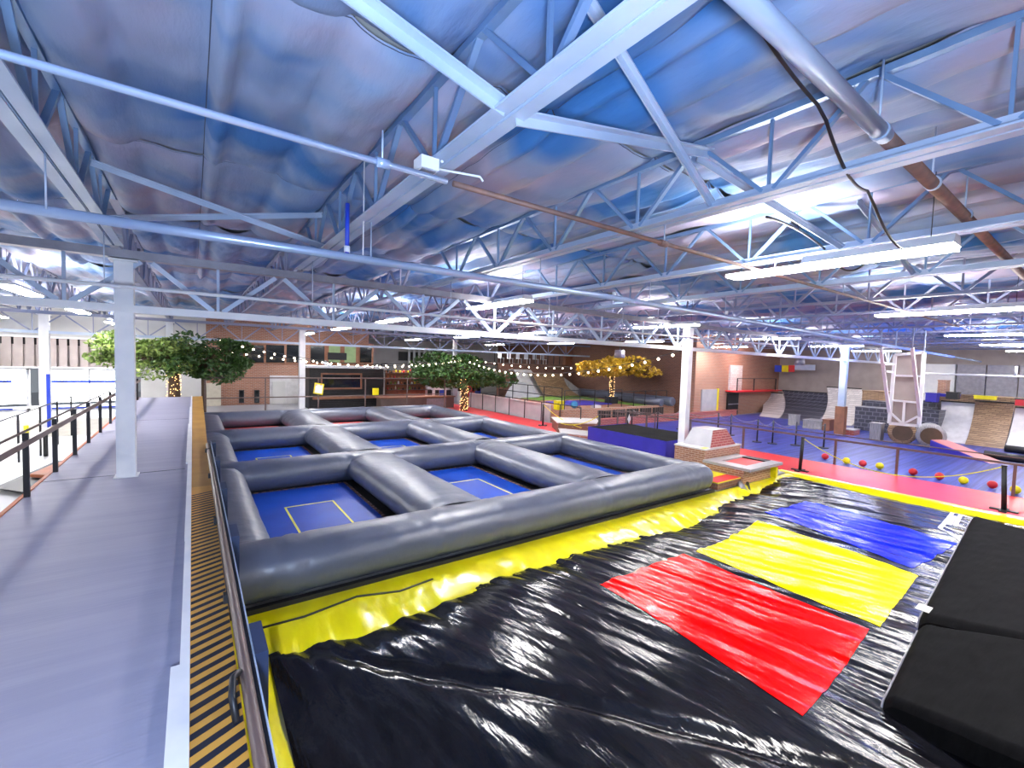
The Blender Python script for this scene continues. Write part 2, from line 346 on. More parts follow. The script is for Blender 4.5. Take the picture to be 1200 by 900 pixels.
column('column', -.78, 23.5, 0, 4.18, .24, 'white', 'white column rising behind the dark green tree')
column('column', 13.0, 24.2, 2.2, 4.18, .2, 'white', 'short white post rising out of the green tree at centre')

# purlin bridging between near joists
def brace(a, b, w, label):
    r = tag(obj('bridging_brace', MB().bar(a, b, w, .012).bar(Vector(a)+Vector((0, w/2, -.03)), Vector(b)+Vector((0, w/2, -.03)), .012, .06), 'steel'), label, 'roof brace'); return r
brace((-.85, 2.15, 5.0), (1.42, 2.1, 4.42), .06, 'white angle brace dropping from top left onto the central joist')
brace((1.5, 2.1, 4.40), (3.75, 2.3, 4.93), .06, 'long angle brace rising rightward from the central joist')
brace((1.5, 1.75, 5.0), (3.75, 2.25, 4.45), .04, 'angle brace falling rightward towards the top right joist')
brace((3.75, 2.42, 4.93), (6.0, 2.0, 4.43), .03, 'slim blue brace falling towards the largest lamp')
brace((6.05, 1.9, 4.93), (8.35, 1.9, 4.43), .03, 'pale brace right of the hanging black cable')
brace((-.85, 6.4, 4.95), (1.45, 6.3, 4.45), .03, 'thin lilac brace under the ceiling above the walkway')
brace((-.85, 6.6, 4.42), (1.45, 6.6, 4.95), .03, 'thin lilac brace crossing the other above the walkway')

# pipes
def hangers(r, xs, y, z, top, rad=.006):
    for x in xs: obj('hanger_rod', MB().tube([(x, y, z), (x, y, top)], rad, 6), 'steel', r)
p = thing('sprinkler_pipe', (-1.7, 2.8, 4.2), 'slim pale blue pipe across the top left, ending at the white box', 'pipe')
obj('pipe_run', MB().tube([(-5, 2.83, 4.2), (1.4, 2.78, 4.2)], .02, 10), 'pipe', p)
obj('coupling', MB().tube([(.92, 2.785, 4.2), (1.0, 2.785, 4.2)], .03, 10), 'pipe', p); hangers(p, (-.86, .96), 2.79, 4.2, 4.4)
p = thing('sprinkler_pipe', (8, 2.76, 4.2), 'rusty brown pipe running right from the white junction box', 'pipe')
obj('pipe_run', MB().tube([(1.45, 2.78, 4.2), (3.5, 2.76, 4.2), (16, 2.7, 4.25)], .02, 10), 'rust', p); hangers(p, (3.75, 6.05, 8.35), 2.75, 4.2, 4.4)
obj('coupling', MB().tube([(3.7, 2.76, 4.2), (3.8, 2.76, 4.2)], .032, 10), 'rust', p)
p = thing('sprinkler_pipe', (10, 4.7, 4.0), 'long thick pale blue pipe crossing the whole hall on rods', 'pipe')
obj('pipe_run', MB().tube([(-5, 4.85, 4.0), (1.2, 4.68, 4.0), (5, 4.6, 4.0), (32, 4.5, 3.72)], .042, 12), 'pipe', p)
hangers(p, (-.86, 1.5, 3.75, 6.05, 8.35, 10.65, 12.95), 4.66, 4.0, 4.4)
obj('riser', MB().tube([(1.26, 4.66, 4.03), (1.26, 4.66, 4.52)], .022, 8), 'blue', p); obj('drop_rod', MB().tube([(1.42, 4.66, 4.03), (1.42, 4.66, 5.0)], .006, 6), 'white', p)
for x in (1.26, 5.2, 8.4): obj('sprinkler_head', MB().tube([(x, 4.66, 4.04), (x, 4.66, 4.10)], .03, 8), 'white', p)
p = thing('conduit_pipe', (8, 7.2, 3.76), 'thin white conduit just in front of the white girder', 'pipe')
obj('pipe_run', MB().tube([(-9, 7.15, 3.74), (5, 7.2, 3.77), (18, 7.2, 3.86)], .022, 8), 'white', p); hangers(p, (-.85, 1.45, 3.75, 6.05, 8.35, 10.65), 7.18, 3.76, 4.4)
p = thing('drain_pipe', (7, 1.05, 4.56), 'thick pipe crossing the top right, pale then rusty brown', 'pipe')
obj('pipe_run', MB().tube([(.5, 1.05, 4.56), (3.72, 1.05, 4.56)], .05, 14), 'steel', p); obj('rusty_run', MB().tube([(3.72, 1.05, 4.56), (13, 1.05, 4.5)], .047, 14), 'rust', p, label='rusty brown length of pipe')
for x in (3.6, 4.9, 6.1): obj('clamp', MB().tube([(x, 1.05, 4.56), (x+.04, 1.05, 4.56)], .056, 14), 'steel', p); obj('hanger_rod', MB().tube([(x, 1.05, 4.6), (x, 1.05, 5.0)], .007, 6), 'steel', p)
def sagcable(a, b, sag, n=14): return [tuple(Vector(a).lerp(Vector(b), t/n)+Vector((0, 0, -sag*4*(t/n)*(1-t/n)))) for t in range(n+1)]
tag(obj('black_cable', MB().tube(sagcable((2.1, 1.3, 4.98), (3.1, 1.22, 4.62), .04)+sagcable((3.12, 1.2, 4.6), (4.3, 1.3, 4.42), .12)[1:]+sagcable((4.35, 1.3, 4.42), (6.2, 1.35, 4.4), .25)[1:], .011, 6), 'cable'), 'black cable drooping along the thick pipe at top right', 'cable')
tag(obj('black_cable', MB().tube(sagcable((4.6, 2.2, 4.5), (6.1, 2.2, 4.42), -.05)+sagcable((6.1, 2.2, 4.42), (7.2, 2.1, 4.5), .2)[1:], .012, 6), 'cable'), 'black cable looping above the left end of the largest lamp', 'cable')
jb = thing('junction_box', (1.33, 2.92, 4.27), 'small white electrical box on the underside of the central joist', 'junction box')
obj('box_body', B(1.25, 1.38, 2.86, 2.99, 4.29, 4.37), 'white', jb); jbc = obj('box_cover', B(1.265, 1.365, 2.875, 2.975, 4.282, 4.29), 'galv', jb)
obj('conduit_stub', MB().tube([(1.4, 2.9, 4.32), (1.66, 2.78, 4.3), (1.68, 2.77, 4.27)], .008, 6), 'white', jb); obj('screw', MB().tube([(1.39, 2.835, 4.35), (1.39, 2.845, 4.35)], .01, 8), 'white', jbc)

# ------------------------------------------------------------------ ceiling lamps
def lamp_root(x, y, z, label, group=None, l=1.25, w=.30):
    r = thing('ceiling_lamp', (x, y, z), label, 'ceiling light', group)
    obj('lamp_housing', MB().prism([(x-w/2, y-l/2, z), (x+w/2, y-l/2, z), (x+w*.3, y-l/2, z+.09), (x-w*.3, y-l/2, z+.09)], (0, l, 0)), 'white', r)
    obj('lamp_lens', B(x-w/2+.01, x+w/2-.01, y-l/2+.01, y+l/2-.01, z-.035, z-.002), 'lamp', r)
    obj('hanging_wire', MB().tube([(x, y-l*.35, z+.09), (x, y-l*.35, 5.0)], .004, 5), 'dark', r); cp(r.children[-1], r, (0, l*.7, 0))
    return r
L0 = lamp_root(5.72, 1.64, 4.2, 'largest bright strip lamp, at upper right under the roof joists')
LL = [((11.6, 1.7), 'bright strip lamp at the right edge of the frame, below the largest one'), ((5.25, 7.5), 'strip lamp at centre, near the middle of the hall under the long pipe'),
      ((11.45, 7.8), 'strip lamp just left of the second white column, under the girder')]
for (x, y), lb in LL: tree_copy(L0, (x, y, 4.2), lb)
tree_copy(L0, (18.5, 1.9, 4.2), 'lower strip lamp at the right edge with blue ceiling behind it')
COLN = {-9: 'over the bright left side', -3.0: 'left of the walkway', 5.2: 'above the left of the inflatable grid', 11.4: 'above the right of the inflatable grid', 18: 'right of the central tree', 24.5: 'over the blue court', 30.5: 'by the right wall'}
ROWN = {2: 'nearest row', 7.8: 'row over the white girder', 13.6: 'second row behind the white girder', 19.6: 'third row behind the girder', 26.5: 'last row at the back'}
far = [(18.2, 7.9), (24.5, 7.8), (5.2, 13.6), (11.4, 13.8), (18.2, 13.8), (-3.0, 13.6), (5.2, 19.6), (11.4, 19.6), (18.2, 20), (-3.0, 19.6), (-6.5, 13.6), (-6.5, 19.6), (5.2, 26.5), (11.4, 26.5), (18, 27), (24.5, 2), (-3.0, 27), (-6.5, 26.5), (30.5, 2), (30.5, 7.9), (24.5, 13)]
for x, y in far: tree_copy(L0, (x, y, 4.2), 'small strip lamp %s, %s' % (COLN[min(COLN, key=lambda k: abs(k-x))], ROWN[min(ROWN, key=lambda k: abs(k-y))]), 'distant ceiling lamps')
for x, y in ((-6.5, 1.7), (-6.5, 7.6), (5.7, -4.3), (-.3, -4.3), (11.6, -4.3), (18.5, -4.3), (24.5, -4.3)): tree_copy(L0, (x, y, 4.2), 'strip lamp outside the picture above the hall', 'lamps outside the frame')

# ================================================================== WALKWAY on the left
wk = tag(obj('raised_walkway', MB().box(-1.62, -.02, -1.5, 21.2, 0, 1.25), 'walk'), 'long grey raised walkway running to the trees at left', 'walkway')
for y in (1.2, 8.15, 14.3): obj('sheet_seam', B(-1.6, -.1, y, y+.012, 1.25, 1.253), 'dark', wk)
lip = MB(); 
for i, (y0, y1, w) in enumerate([(-1.5, 2.95, .085), (2.95, 5.0, .045), (5.0, 8.5, .05), (8.5, 13, .075), (13, 17, .06), (17, 21.2, .04)]): obj('white_edge_strip', B(-.02-w, -.02, y0, y1, 1.25, 1.285), 'white', wk)
obj('orange_edge', B(-1.64, -1.6, -1.5, 21.2, 1.2, 1.262), 'orange', wk)
cap = thing('striped_ledge', (.12, 8, 1.05), 'low ledge with orange and black hazard stripes beside the walkway', 'ledge')
obj('ledge_board', MB().prism([(-.02, -1.5, 1.2), (.19, -1.5, 1.2), (.19, -1.5, 1.27), (-.02, -1.5, 1.27)], (0, 8.4, 0)), 'tapeo', cap)
obj('plywood_board', MB().add([(-.02, 6.9, 1.2), (.19, 6.9, 1.2), (.30, 21.1, 1.2), (-.02, 21.1, 1.2), (-.02, 6.9, 1.27), (.19, 6.9, 1.27), (.30, 21.1, 1.27), (-.02, 21.1, 1.27)], [(3, 2, 1, 0), (4, 5, 6, 7), (0, 1, 5, 4), (1, 2, 6, 5), (2, 3, 7, 6), (3, 0, 4, 7)]), 'ply', cap, label='plain golden board')
st = obj('black_stripe', MB().add([(-.018, .0, 1.271), (.188, .10, 1.271), (.188, .145, 1.271), (-.018, .045, 1.271)], [(0, 1, 2, 3)]), 'tapeb', cap)
for k in range(1, 72):
    y = -.2+.094*k
    if y < 6.75: cp(st, cap, (0, y, 0))
# right-hand ledge rail with pads
rl = thing('ledge_rail', (.22, 5, 1.2), 'brown low rail with dark pads beside the striped ledge', 'railing')
obj('rail_bar', MB().tube([(.225, -1, 1.37), (.215, 2.2, 1.36), (.215, 9.9, 1.30)], .028, 10), 'brown', rl)
obj('rail_plank', B(.245, .262, -1, 9.9, 1.0, 1.34), 'dark', rl); obj('steel_trim', B(.262, .27, -1, 9.9, 1.315, 1.35), 'steel', rl)
for y in (2.7, 4.6, 6.3, 8.0, 9.6): obj('navy_pad', B(.27, .335, y, y+.34, .85, 1.36), 'navy', rl)
for y in (1.9, 3.55, 5.3, 7.3, 9.2): obj('post_clip', MB().box(.165, .2, y, y+.06, 1.27, 1.33).tube([(.185, y+.03, 1.3), (.225, y+.03, 1.34)], .012, 6), 'dark', rl)
obj('bent_handle', MB().tube([(.16, 2.35, 1.27), (.145, 2.42, 1.36), (.155, 2.5, 1.40), (.185, 2.56, 1.38), (.20, 2.6, 1.30)], .016, 8), 'dark', rl)
# left railing
lr = thing('walkway_railing', (-1.57, 10, 1.25), 'brown steel railing along the left side of the walkway', 'railing')
po = obj('post', B(-1.60, -1.55, 7.39, 7.43, 1.25, 2.0), 'dark', lr)
for y in (4.9, 6.15, 8.74, 10.02, 11.2, 12.5, 13.9, 15.35, 16.9, 18.5, 20.2): cp(po, lr, (0, y-7.41, 0))
obj('top_rail', MB().tube([(-1.58, 2, 2.02), (-1.58, 21, 2.02)], .014, 8), 'brown', lr); obj('hand_rail', MB().bar((-1.56, 2, 1.89), (-1.56, 21, 1.89), .03, .07), 'brown', lr)
# left descending ramp & pit beyond rail
lp = thing('lower_ramp', (-3.2, 8, 0), 'pale sheet ramp below the left railing with an open dark pit', 'ramp')
obj('ramp_surface', MB().prism([(-9, 2, .0), (-9, 2, .95), (-9, 10, .92), (-9, 17, .0)], (7.3, 0, 0)), 'pale', lp)
obj('pit_opening', MB().prism([(-2.3, 9.3, .97), (-1.72, 8.6, .98), (-1.72, 11.6, .9), (-2.1, 11.6, .86)], (0, 0, .015)), 'black', lp)
obj('foam_block', MB().prism([(-2.05, 9.8, .99), (-1.75, 9.5, 1.0), (-1.75, 11.0, .93), (-1.95, 11.0, .92)], (0, 0, .05)), 'orange', lp)
# far left railing + bollards
fr = thing('far_left_railing', (-3.0, 16, 0), 'thin dark railing on the pale floor beyond the lower ramp', 'railing')
for k in range(6): obj('post', B(-3.5+.02*k, -3.46+.02*k, 12+k*1.8, 12.04+k*1.8, .0, 1.35), 'dark', fr)
obj('top_rail', MB().tube([(-3.48, 12, 1.34), (-3.38, 21, 1.34)], .015, 6), 'dark', fr)
tag(obj('yellow_bollard', MB().tube([(-3.6, 17, 0), (-3.6, 17, .9)], .05, 10), 'yellow'), 'small yellow post beyond the left railing', 'bollard')
tag(obj('black_bollard', MB().tube([(-3.3, 17.3, 0), (-3.3, 17.3, .7)], .05, 10), 'black'), 'small black post beside the yellow one', 'bollard')
# glazed front at back left
for i, (x0, x1) in enumerate([(-21.6, -16.4), (-16, -11.2), (-11, -6.2), (-5.9, -2.4)]):
    w = obj('window_%d' % (i+1), MB().box(x0, x0+.1, 29.95, 30.1, .0, 2.0).box(x1-.1, x1, 29.95, 30.1, 0, 2.0).box(x0, x1, 29.95, 30.1, 1.92, 2.05).box(x0, x1, 29.95, 30.1, 0, .1), 'white', kind='structure')
    obj('pane', B(x0+.1, x1-.1, 30.0, 30.02, .1, 1.92), 'glass', w)
    obj('blue_header', B(x0+.25, x1-.55, 29.9, 29.95, 1.30, 1.42), 'blue', w); obj('blue_sill', B(x0+.25, x1-.55, 29.9, 29.95, .06, .13), 'blue', w)
    obj('mullion', B((x0+x1)/2-.03, (x0+x1)/2+.03, 29.95, 30.05, .1, 1.92), 'white', w)
bl = thing('vertical_blinds', (-8, 29.7, 2.05), 'row of tall beige vertical blinds above the bright glazing', 'blinds')
obj('head_rail', B(-21.8, -2.0, 29.6, 29.7, 3.42, 3.5), 'white', bl); obj('dark_opening', B(-21.8, -2.0, 29.9, 29.95, 2.95, 3.42), 'black', bl); obj('backing_board', B(-21.8, -2.0, 29.82, 29.88, 2.05, 3.1), 'beigew', bl)
obj('sill_rail', B(-21.8, -2.0, 29.55, 29.8, 2.0, 2.08), 'white', bl)
sl = obj('blind_slat', B(-9.9, -9.62, 29.7, 29.74, 2.08, 3.42), 'beigew', bl)
for k in range(1, 22): cp(sl, bl, (k*.365, 0, 0))

# ================================================================== INFLATABLE GRID with trampolines
def nn(x, y, z=0): return noise.noise(Vector((x, y, z)))
TXY = [6.15, 11.05, 15.95, 20.85]; TYX = [.45, 3.6, 7.07, 10.02]
ar = thing('inflatable_barrier_grid', (5.2, 13, 0), 'large grey inflatable grid of fat tubes around the trampolines', 'inflatable')
def xtube(y, x0, x1, a, h, seed, front=False):
    def fn(u, v):
        x = x0+(x1-x0)*u; t = 2*math.pi*v
        d = min(x-x0, x1-x); e = min(1, (max(0, d)/.22))**.5 if d < .22 else 1; e = .62+.38*e
        j = min(abs(x-c) for c in TYX); pinch = math.exp(-((j-.55)/.22)**2)
        c_, s_ = math.cos(t), math.sin(t)
        ww = 1+.02*nn(x*2, t, seed)+pinch*.09*nn(x*11, t*1.6, seed+4)+.012*nn(x*5+t, t*3, seed+7)
        cy_ = math.copysign(abs(c_)**.85, c_); cz = math.copysign(abs(s_)**.85, s_)
        return (x, y+a*cy_*ww*e, h/2*(1+cz*ww*e)-.0)
    mb = MB().grid(lambda u, v: fn(u, 1-v), int((x1-x0)*16), 36)
    n = int((x1-x0)*16)+1
    for i in (0, n-1): mb.f.append(tuple(j*n+i for j in range(36))[::(1 if i == 0 else -1)]); mb.sm.append(False)
    return mb
def ytube(x, y0, y1, a, h, seed):
    def fn(u, v):
        y = y0+(y1-y0)*u; t = 2*math.pi*v; c_, s_ = math.cos(t), math.sin(t)
        j = min(y-y0, y1-y); pinch = math.exp(-(j/.5)**2)
        ww = 1+.02*nn(y*2, t, seed)+pinch*.09*nn(y*9, t*1.8, seed+4)+.012*nn(y*5+t, t*3, seed+7)
        return (x+a*math.copysign(abs(c_)**.85, c_)*ww, y, h/2*(1+math.copysign(abs(s_)**.85, s_)*ww))
    return MB().grid(fn, int((y1-y0)*14), 36)
for i, y in enumerate(TXY): obj('cross_tube', xtube(y, .05, 10.32, .43, .66, i*3.1), 'tube', ar)
for i in range(3):
    for j, x in enumerate(TYX):
        a = .43 if j in (0, 3) else .66
        if j == 3: a = .36
        obj('long_tube', ytube(x, TXY[i]+.2, TXY[i+1]-.2, a, .63 if j in (0, 3) else .66, i*5+j), 'tube', ar)
# strap seams between tubes
obj('base_skirt', MB().box(.1, 10.3, 5.76, 5.84, -.25, .04).box(.1, .16, 5.8, 20.9, -.25, .12), 'black', ar)
for i in range(3):
    for j in range(3):
        x0, x1 = TYX[j]+.30, TYX[j+1]-.30; y0, y1 = TXY[i]+.1, TXY[i+1]-.3
        row = ['nearest', 'middle', 'farthest'][i]; cl = ['left', 'centre', 'right'][j]
        colr = 'red' if i == 2 else 'blue'
        lab = '%s trampoline, %s cell of the %s row in the inflatable grid' % (colr, cl, row)
        tr = thing('trampoline', ((x0+x1)/2, (y0+y1)/2, 0), lab, 'trampoline')
        xc = TYX[j]+(3.15 if j == 0 else 3.47)/2; xc = [1.875, 5.345, 8.62][j]; hw = .98
        obj('frame_pad', MB().box(x0, x1, y0, y1+.3, 0, .03), 'black', tr)
        JBED = obj('jump_bed', B(xc-hw, xc+hw if j < 2 else xc+hw, y0+.2, y1-.12, .03, .045), 'bed' if i < 2 else 'redbed', tr)
        sp = MB()
        for k in range(28): sp.box(xc-hw-.07, xc-hw-.005, y0+.25+k*.152, y0+.33+k*.152, .03, .05); sp.box(xc+hw+.005, xc+hw+.07, y0+.25+k*.152, y0+.33+k*.152, .03, .05)
        for k in range(14): sp.box(xc-hw+k*.142, xc-hw+.08+k*.142, y1-.12, y1-.05, .03, .05)
        obj('coil_spring', sp, 'rust', JBED, kind='stuff')
        mk = MB(); mx0, mx1, my0, my1 = xc-.455, xc+.455, y0+1.25, TXY[i]+3.25; t = .035
        mk.box(mx0, mx1, my1-t, my1, .045, .049).box(mx0, mx1, my0, my0+t, .045, .049).box(mx0, mx0+t, my0, my1, .045, .049).box(mx1-t, mx1, my0, my1, .045, .049)
        obj('target_outline', mk, 'yline', JBED)

# ================================================================== BLACK AIRBAG with tricolour panel
BX0, BX1, BY0, BY1 = .62, 14.15, -3.2, 5.02
def yedge(x):
    t = min(1, max(0, (x-8.5)/4)); return 5.02+.55*t*t*(3-2*t)
def bz(x, y):
    dx = min(x-BX0, BX1-x); dy = yedge(x)-y
    wob = .10*nn(x*.9, 3)+.05*nn(x*2.3, 8)
    e = 1-math.exp(-max(0, dy+wob)/.55); ex = 1-math.exp(-max(0, dx)/.5)
    z = -.10+.14*min(e, ex)
    z += .09*nn(x*.55-.16*y, y*.16, 2)*1.3
    sx = x+.22*y+.25*nn(x*.3, y*.3, 5)
    w = .55+.45*nn(x*.4, y*.4, 11)
    edge = math.exp(-max(0, dy)/1.1)+.55*math.exp(-max(0, y-.9)/.8)*(x > 4)
    z += .030*(1-abs(nn(sx*1.7, y*.30, 1))*2)*w
    z += .024*nn(sx*4.2, y*.5, 3)*(.5+edge)
    z += .015*nn(sx*9, y*.9, 4)*(.5+1.4*edge)
    z += .0055*nn(sx*20, y*2.2, 6)*(.6+edge)
    z -= .05*math.exp(-((x-.9-(5-y)*.75)/.10)**2)*(1-math.exp(-max(0, dy)/.6))*(y > 1)
    return z
bagt = thing('airbag', (7, 2, -.4), 'huge glossy black airbag with red, yellow and blue panels in the foreground', 'airbag')
nu, nv = 460, 150
obj('bag_surface', MB().grid(lambda u, v: (lambda X, Y: (X, Y, bz(X, Y)))(BX0+(BX1-BX0)*u, BY0+(yedge(BX0+(BX1-BX0)*u)-BY0)*v), nu, nv), 'bag', bagt)
def patch(name, q, m, nu=70, nv=90, jag=.05, label=None):
    q = [np.array(c, float) for c in q]
    def fn(u, v):
        p = (q[0]*(1-u)+q[1]*u)*(1-v)+(q[3]*(1-u)+q[2]*u)*v
        p = p+np.array([0, jag*nn(p[0]*3.5, 0, 9)*(v)])
        return (p[0], p[1], bz(p[0], p[1])+.006)
    return obj(name, MB().grid(fn, nu, nv), m, bagt, label=label)
patch('red_panel', [(4.15, 1.45), (6.25, 1.58), (6.3, 3.98), (4.38, 3.98)], 'bagr')
patch('yellow_panel', [(6.38, 1.52), (8.6, 1.66), (8.82, 4.05), (6.55, 3.93)], 'bagy')
patch('blue_panel', [(8.82, 1.78), (10.8, 1.62), (11.35, 4.2), (9.42, 4.2)], 'bagb')
# white emblem: open frames drawn in thin white strips
def strip(mb, a, b, w=.05):
    a = np.array(a, float); b = np.array(b, float); d = b-a; n = np.array([-d[1], d[0]])/np.hypot(*d)*w/2; k = 14
    mb.grid(lambda u, v: (lambda p: (p[0], p[1], bz(p[0], p[1])+.008))(a+d*u+n*(2*v-1)), k, 1)
em = MB(); P = lambda px, py: at(px, py, 'z', 0)[:2]
for a, b in [((1117, 598), (1101, 624)), ((1117, 598), (1132, 603)), ((1101, 624), (1108, 628)), ((1108, 628), (1127, 640)), ((1127, 640), (1134, 631)), ((1134, 631), (1145, 606)), ((1132, 603), (1158, 610)), ((1145, 606), (1138, 629)), ((1158, 610), (1149, 628)), ((1149, 628), (1144, 636)), ((1144, 636), (1137, 645)), ((1108, 612), (1140, 622)), ((1120, 603), (1112, 616)), ((1104, 620), (1134, 632)), ((1140, 612), (1156, 617)), ((1126, 601), (1119, 618)), ((1111, 604), (1152, 620))]:
    strip(em, P(*a), P(*b), .07)
obj('white_emblem', em, 'bagw', bagt)
# yellow skirt
def skirt(fn, nu, nv): return MB().grid(fn, nu, nv)
def ys(u, v):
    x = .30+(14.1-.30)*u; y = 5.74-.80*v
    b = yedge(x)+.10*nn(x*.9, 3)+.07*nn(x*2.3, 8); y = 5.76+(b-.12-5.76)*v
    z = -.02-.06*v+.07*math.sin(math.pi*v)*(.7+.5*nn(x*1.1, 2)) + .045*v*nn(x*3.2, v*2, 1)+.02*nn(x*7+v*2, v*3, 2)*math.sin(math.pi*min(1, v*1.2))
    z = z*(1-v**6)+(bz(x, b-.12)+.0)*v**6 if x > .7 else z-.1*v
    return (x, y, z)
obj('yellow_skirt', skirt(ys, 420, 24), 'yvinyl', bagt)
obj('yellow_skirt', MB().grid(lambda u, v: (.27+.42*v+.03*nn(9*u, 1), 5.5-8.5*u, -.04-.18*v**2+.03*nn(14*u, v*2)+.05*math.sin(math.pi*v)), 160, 10), 'yvinyl', bagt)
obj('yellow_skirt', MB().grid(lambda u, v: (13.98+.42*v, 6.0-9*u, -.16+.17*min(1, v*1.6)+.015*nn(12*u, v*2)), 160, 8), 'yvinyl', bagt)
obj('dark_gap', MB().box(.2, 14.2, 5.6, 5.8, -.32, -.1).box(.22, .3, -3, 5.7, -.4, .0), 'black', bagt)
obj('tether_strap', MB().tube([at(905, 549, 'z', .05), at(908, 560, 'z', -.05), at(906, 566, 'z', -.1)], .06, 6), 'black', bagt)
obj('tether_strap', MB().tube([at(876, 566, 'z', .05), at(878, 575, 'z', -.05)], .04, 6), 'black', bagt)
obj('tether_strap', MB().tube([at(866, 566, 'z', .03), at(872, 575, 'z', -.03)], .09, 6), 'galv', bagt, label='silver buckle strap')
obj('pinned_cord', MB().tube([(.35, 5.3, .06), (1.0, 5.22, .09), (1.6, 5.32, .1), (2.1, 5.2, .08), (2.6, 5.3, .06)], .012, 6), 'black', bagt)
# mats
def slab(name, quad, z0, z1, label, dz=(0, 0, 0, 0)):
    r = thing(name, (np.mean([p[0] for p in quad]), np.mean([p[1] for p in quad]), z0), label, 'mat')
    q = [np.array(p, float) for p in quad]; dz = np.array(dz, float)
    def fn(u, v):
        p = (q[0]*(1-u)+q[1]*u)*(1-v)+(q[3]*(1-u)+q[2]*u)*v; d = (dz[0]*(1-u)+dz[1]*u)*(1-v)+(dz[3]*(1-u)+dz[2]*u)*v
        e = min(u, 1-u)*np.linalg.norm(q[1]-q[0]); g = min(v, 1-v)*np.linalg.norm(q[3]-q[0]); rr = .09
        drop = (1-min(1, e/rr))**2*.07+(1-min(1, g/rr))**2*.07
        return (p[0], p[1], z1+d-drop+.012*nn(p[0]*1.2, p[1]*4, 3)+.006*nn(p[0]*4, p[1]*12, 5))
    nu_, nv_ = 120, 50
    mb = MB().grid(fn, nu_, nv_); obj('mat_top', mb, 'mat', r)
    V = mb.v; n = nu_+1; ring = list(range(0, n))+[j*n+nu_ for j in range(1, nv_+1)]+[nv_*n+i for i in range(nu_-1, -1, -1)]+[j*n for j in range(nv_-1, 0, -1)]
    sd = MB(); m_ = len(ring); sd.add([V[i] for i in ring]+[(V[i][0], V[i][1], V[i][2]-.17) for i in ring], [(k, m_+k, m_+(k+1) % m_, (k+1) % m_) for k in range(m_)]); obj('mat_side', sd, 'mat', r)
    sm = MB(); sm.tube([(V[i][0], V[i][1]+.004, V[i][2]+.002) for i in range(0, n)], .008, 5) if False else None
    pts = [(V[i][0], V[i][1]+.01, V[i][2]-.02) for i in (range(nv_*n, nv_*n+n))]
    obj('edge_piping', MB().tube(pts, .010, 5), 'galv', r)
    return r
# quads go: near-left, near-right, far-right, far-left (far edge = the lip on the airbag)
m1 = slab('landing_mat', [(6.55, -.4), (11.6, .35), (12.75, 1.72), (6.7, 1.26)], .05, .22, 'long charcoal landing mat reaching to the stanchion at right edge', (0.45, .12, 0, .05))
obj('white_tag', B(6.8, 6.98, 1.2, 1.32, .285, .295), 'paper', m1)
slab('landing_mat', [(4.4, -.6), (6.75, -.3), (6.55, 1.22), (4.95, 1.12)], .05, .24, 'charcoal landing mat nearest the camera at the lower right corner', (.4, .4, 0.02, -.08))
pf = thing('launch_platform', (4.9, -.5, 0), 'yellow-edged pinkish launch platform at the lower right corner', 'platform')
obj('platform_top', B(3.6, 7.5, -2.5, .0, .3, .58), 'pinkf', pf); obj('yellow_edge', B(3.6, 7.5, .0, .05, .3, .6), 'yellow', pf)

# ================================================================== platforms right of grid
bp_ = thing('padded_platform', (12.85, 9.8, 0), 'low dark-topped platform with royal blue vinyl skirt', 'platform')
obj('platform_top', MB().grid(lambda u, v: (11.78+2.1*u, 8.2+3.3*v, .70+.02*nn(u*4, v*5)), 12, 18), 'mat', bp_)
obj('platform_body', B(11.82, 13.86, 8.22, 11.48, .0, .685), 'black', bp_)
sk = MB().grid(lambda u, v: (11.76+.015*nn(u*12, v*2), 8.2+3.32*u, .02+.69*v), 40, 4); sk.grid(lambda u, v: (11.76+2.14*u, 8.2, .02+.69*v), 10, 3); sk.grid(lambda u, v: (11.76+2.14*u, 11.52, .02+.69*v), 10, 3); obj('blue_skirt', sk, 'bluepad', bp_)
bb = thing('brick_print_box', (12.65, 7.45, 0), 'brick-printed vaulting box beside the blue-skirted platform', 'box')
obj('box_body', B(11.7, 13.6, 6.88, 7.86, 0, .66), 'brickv', bb); obj('yellow_arrow', B(11.75, 12.0, 6.95, 7.1, .70, .706), 'yellow', bb); obj('box_top', B(11.68, 13.62, 6.86, 7.88, .66, .70), 'lightramp', bb)
tz = thing('wedge_ramp', (12.5, 7.5, .7), 'grey sheet wedge with brick-printed side standing on the brick box', 'ramp')
a = [at(809, 521, 'z', .7), at(835, 525, 'z', .7), at(858, 521, 'z', .7), at(838, 516, 'z', .7)]
X0, X1, Y0, Y1 = 12.05, 13.45, 6.95, 7.8
obj('wedge_body', MB().add([(X0, Y0, .7), (X1, Y0, .7), (X1, Y1, .7), (X0, Y1, .7), (X0+.30, Y0+.12, 1.16), (X1-.35, Y0+.12, 1.16), (X1-.35, Y1-.1, 1.16), (X0+.30, Y1-.1, 1.16)], [(3, 2, 1, 0), (4, 5, 6, 7), (0, 1, 5, 4), (1, 2, 6, 5), (2, 3, 7, 6), (3, 0, 4, 7)]), 'brickr', tz)
obj('sheet_face', MB().prism([(X0-.015, Y0-.01, .7), (X0+.285, Y0+.11, 1.175), (X0+.285, Y1-.09, 1.175), (X0-.015, Y1+.01, .7)], (.012, 0, 0)).box(X0+.285, X1-.34, Y0+.11, Y1-.09, 1.162, 1.175), 'ramp', tz)
tb = thing('vault_trampoline', (12.3, 6.2, 0), 'small raised trampoline with red bed and brick-printed sides', 'trampoline')
obj('base_box', B(11.62, 13.1, 5.75, 6.86, 0, .34), 'brickv', tb)
obj('frame_pad', MB().box(11.55, 13.35, 5.55, 5.85, .36, .43).box(11.55, 13.35, 6.55, 6.86, .36, .43).box(11.55, 11.95, 5.85, 6.55, .36, .43), 'ramp', tb)
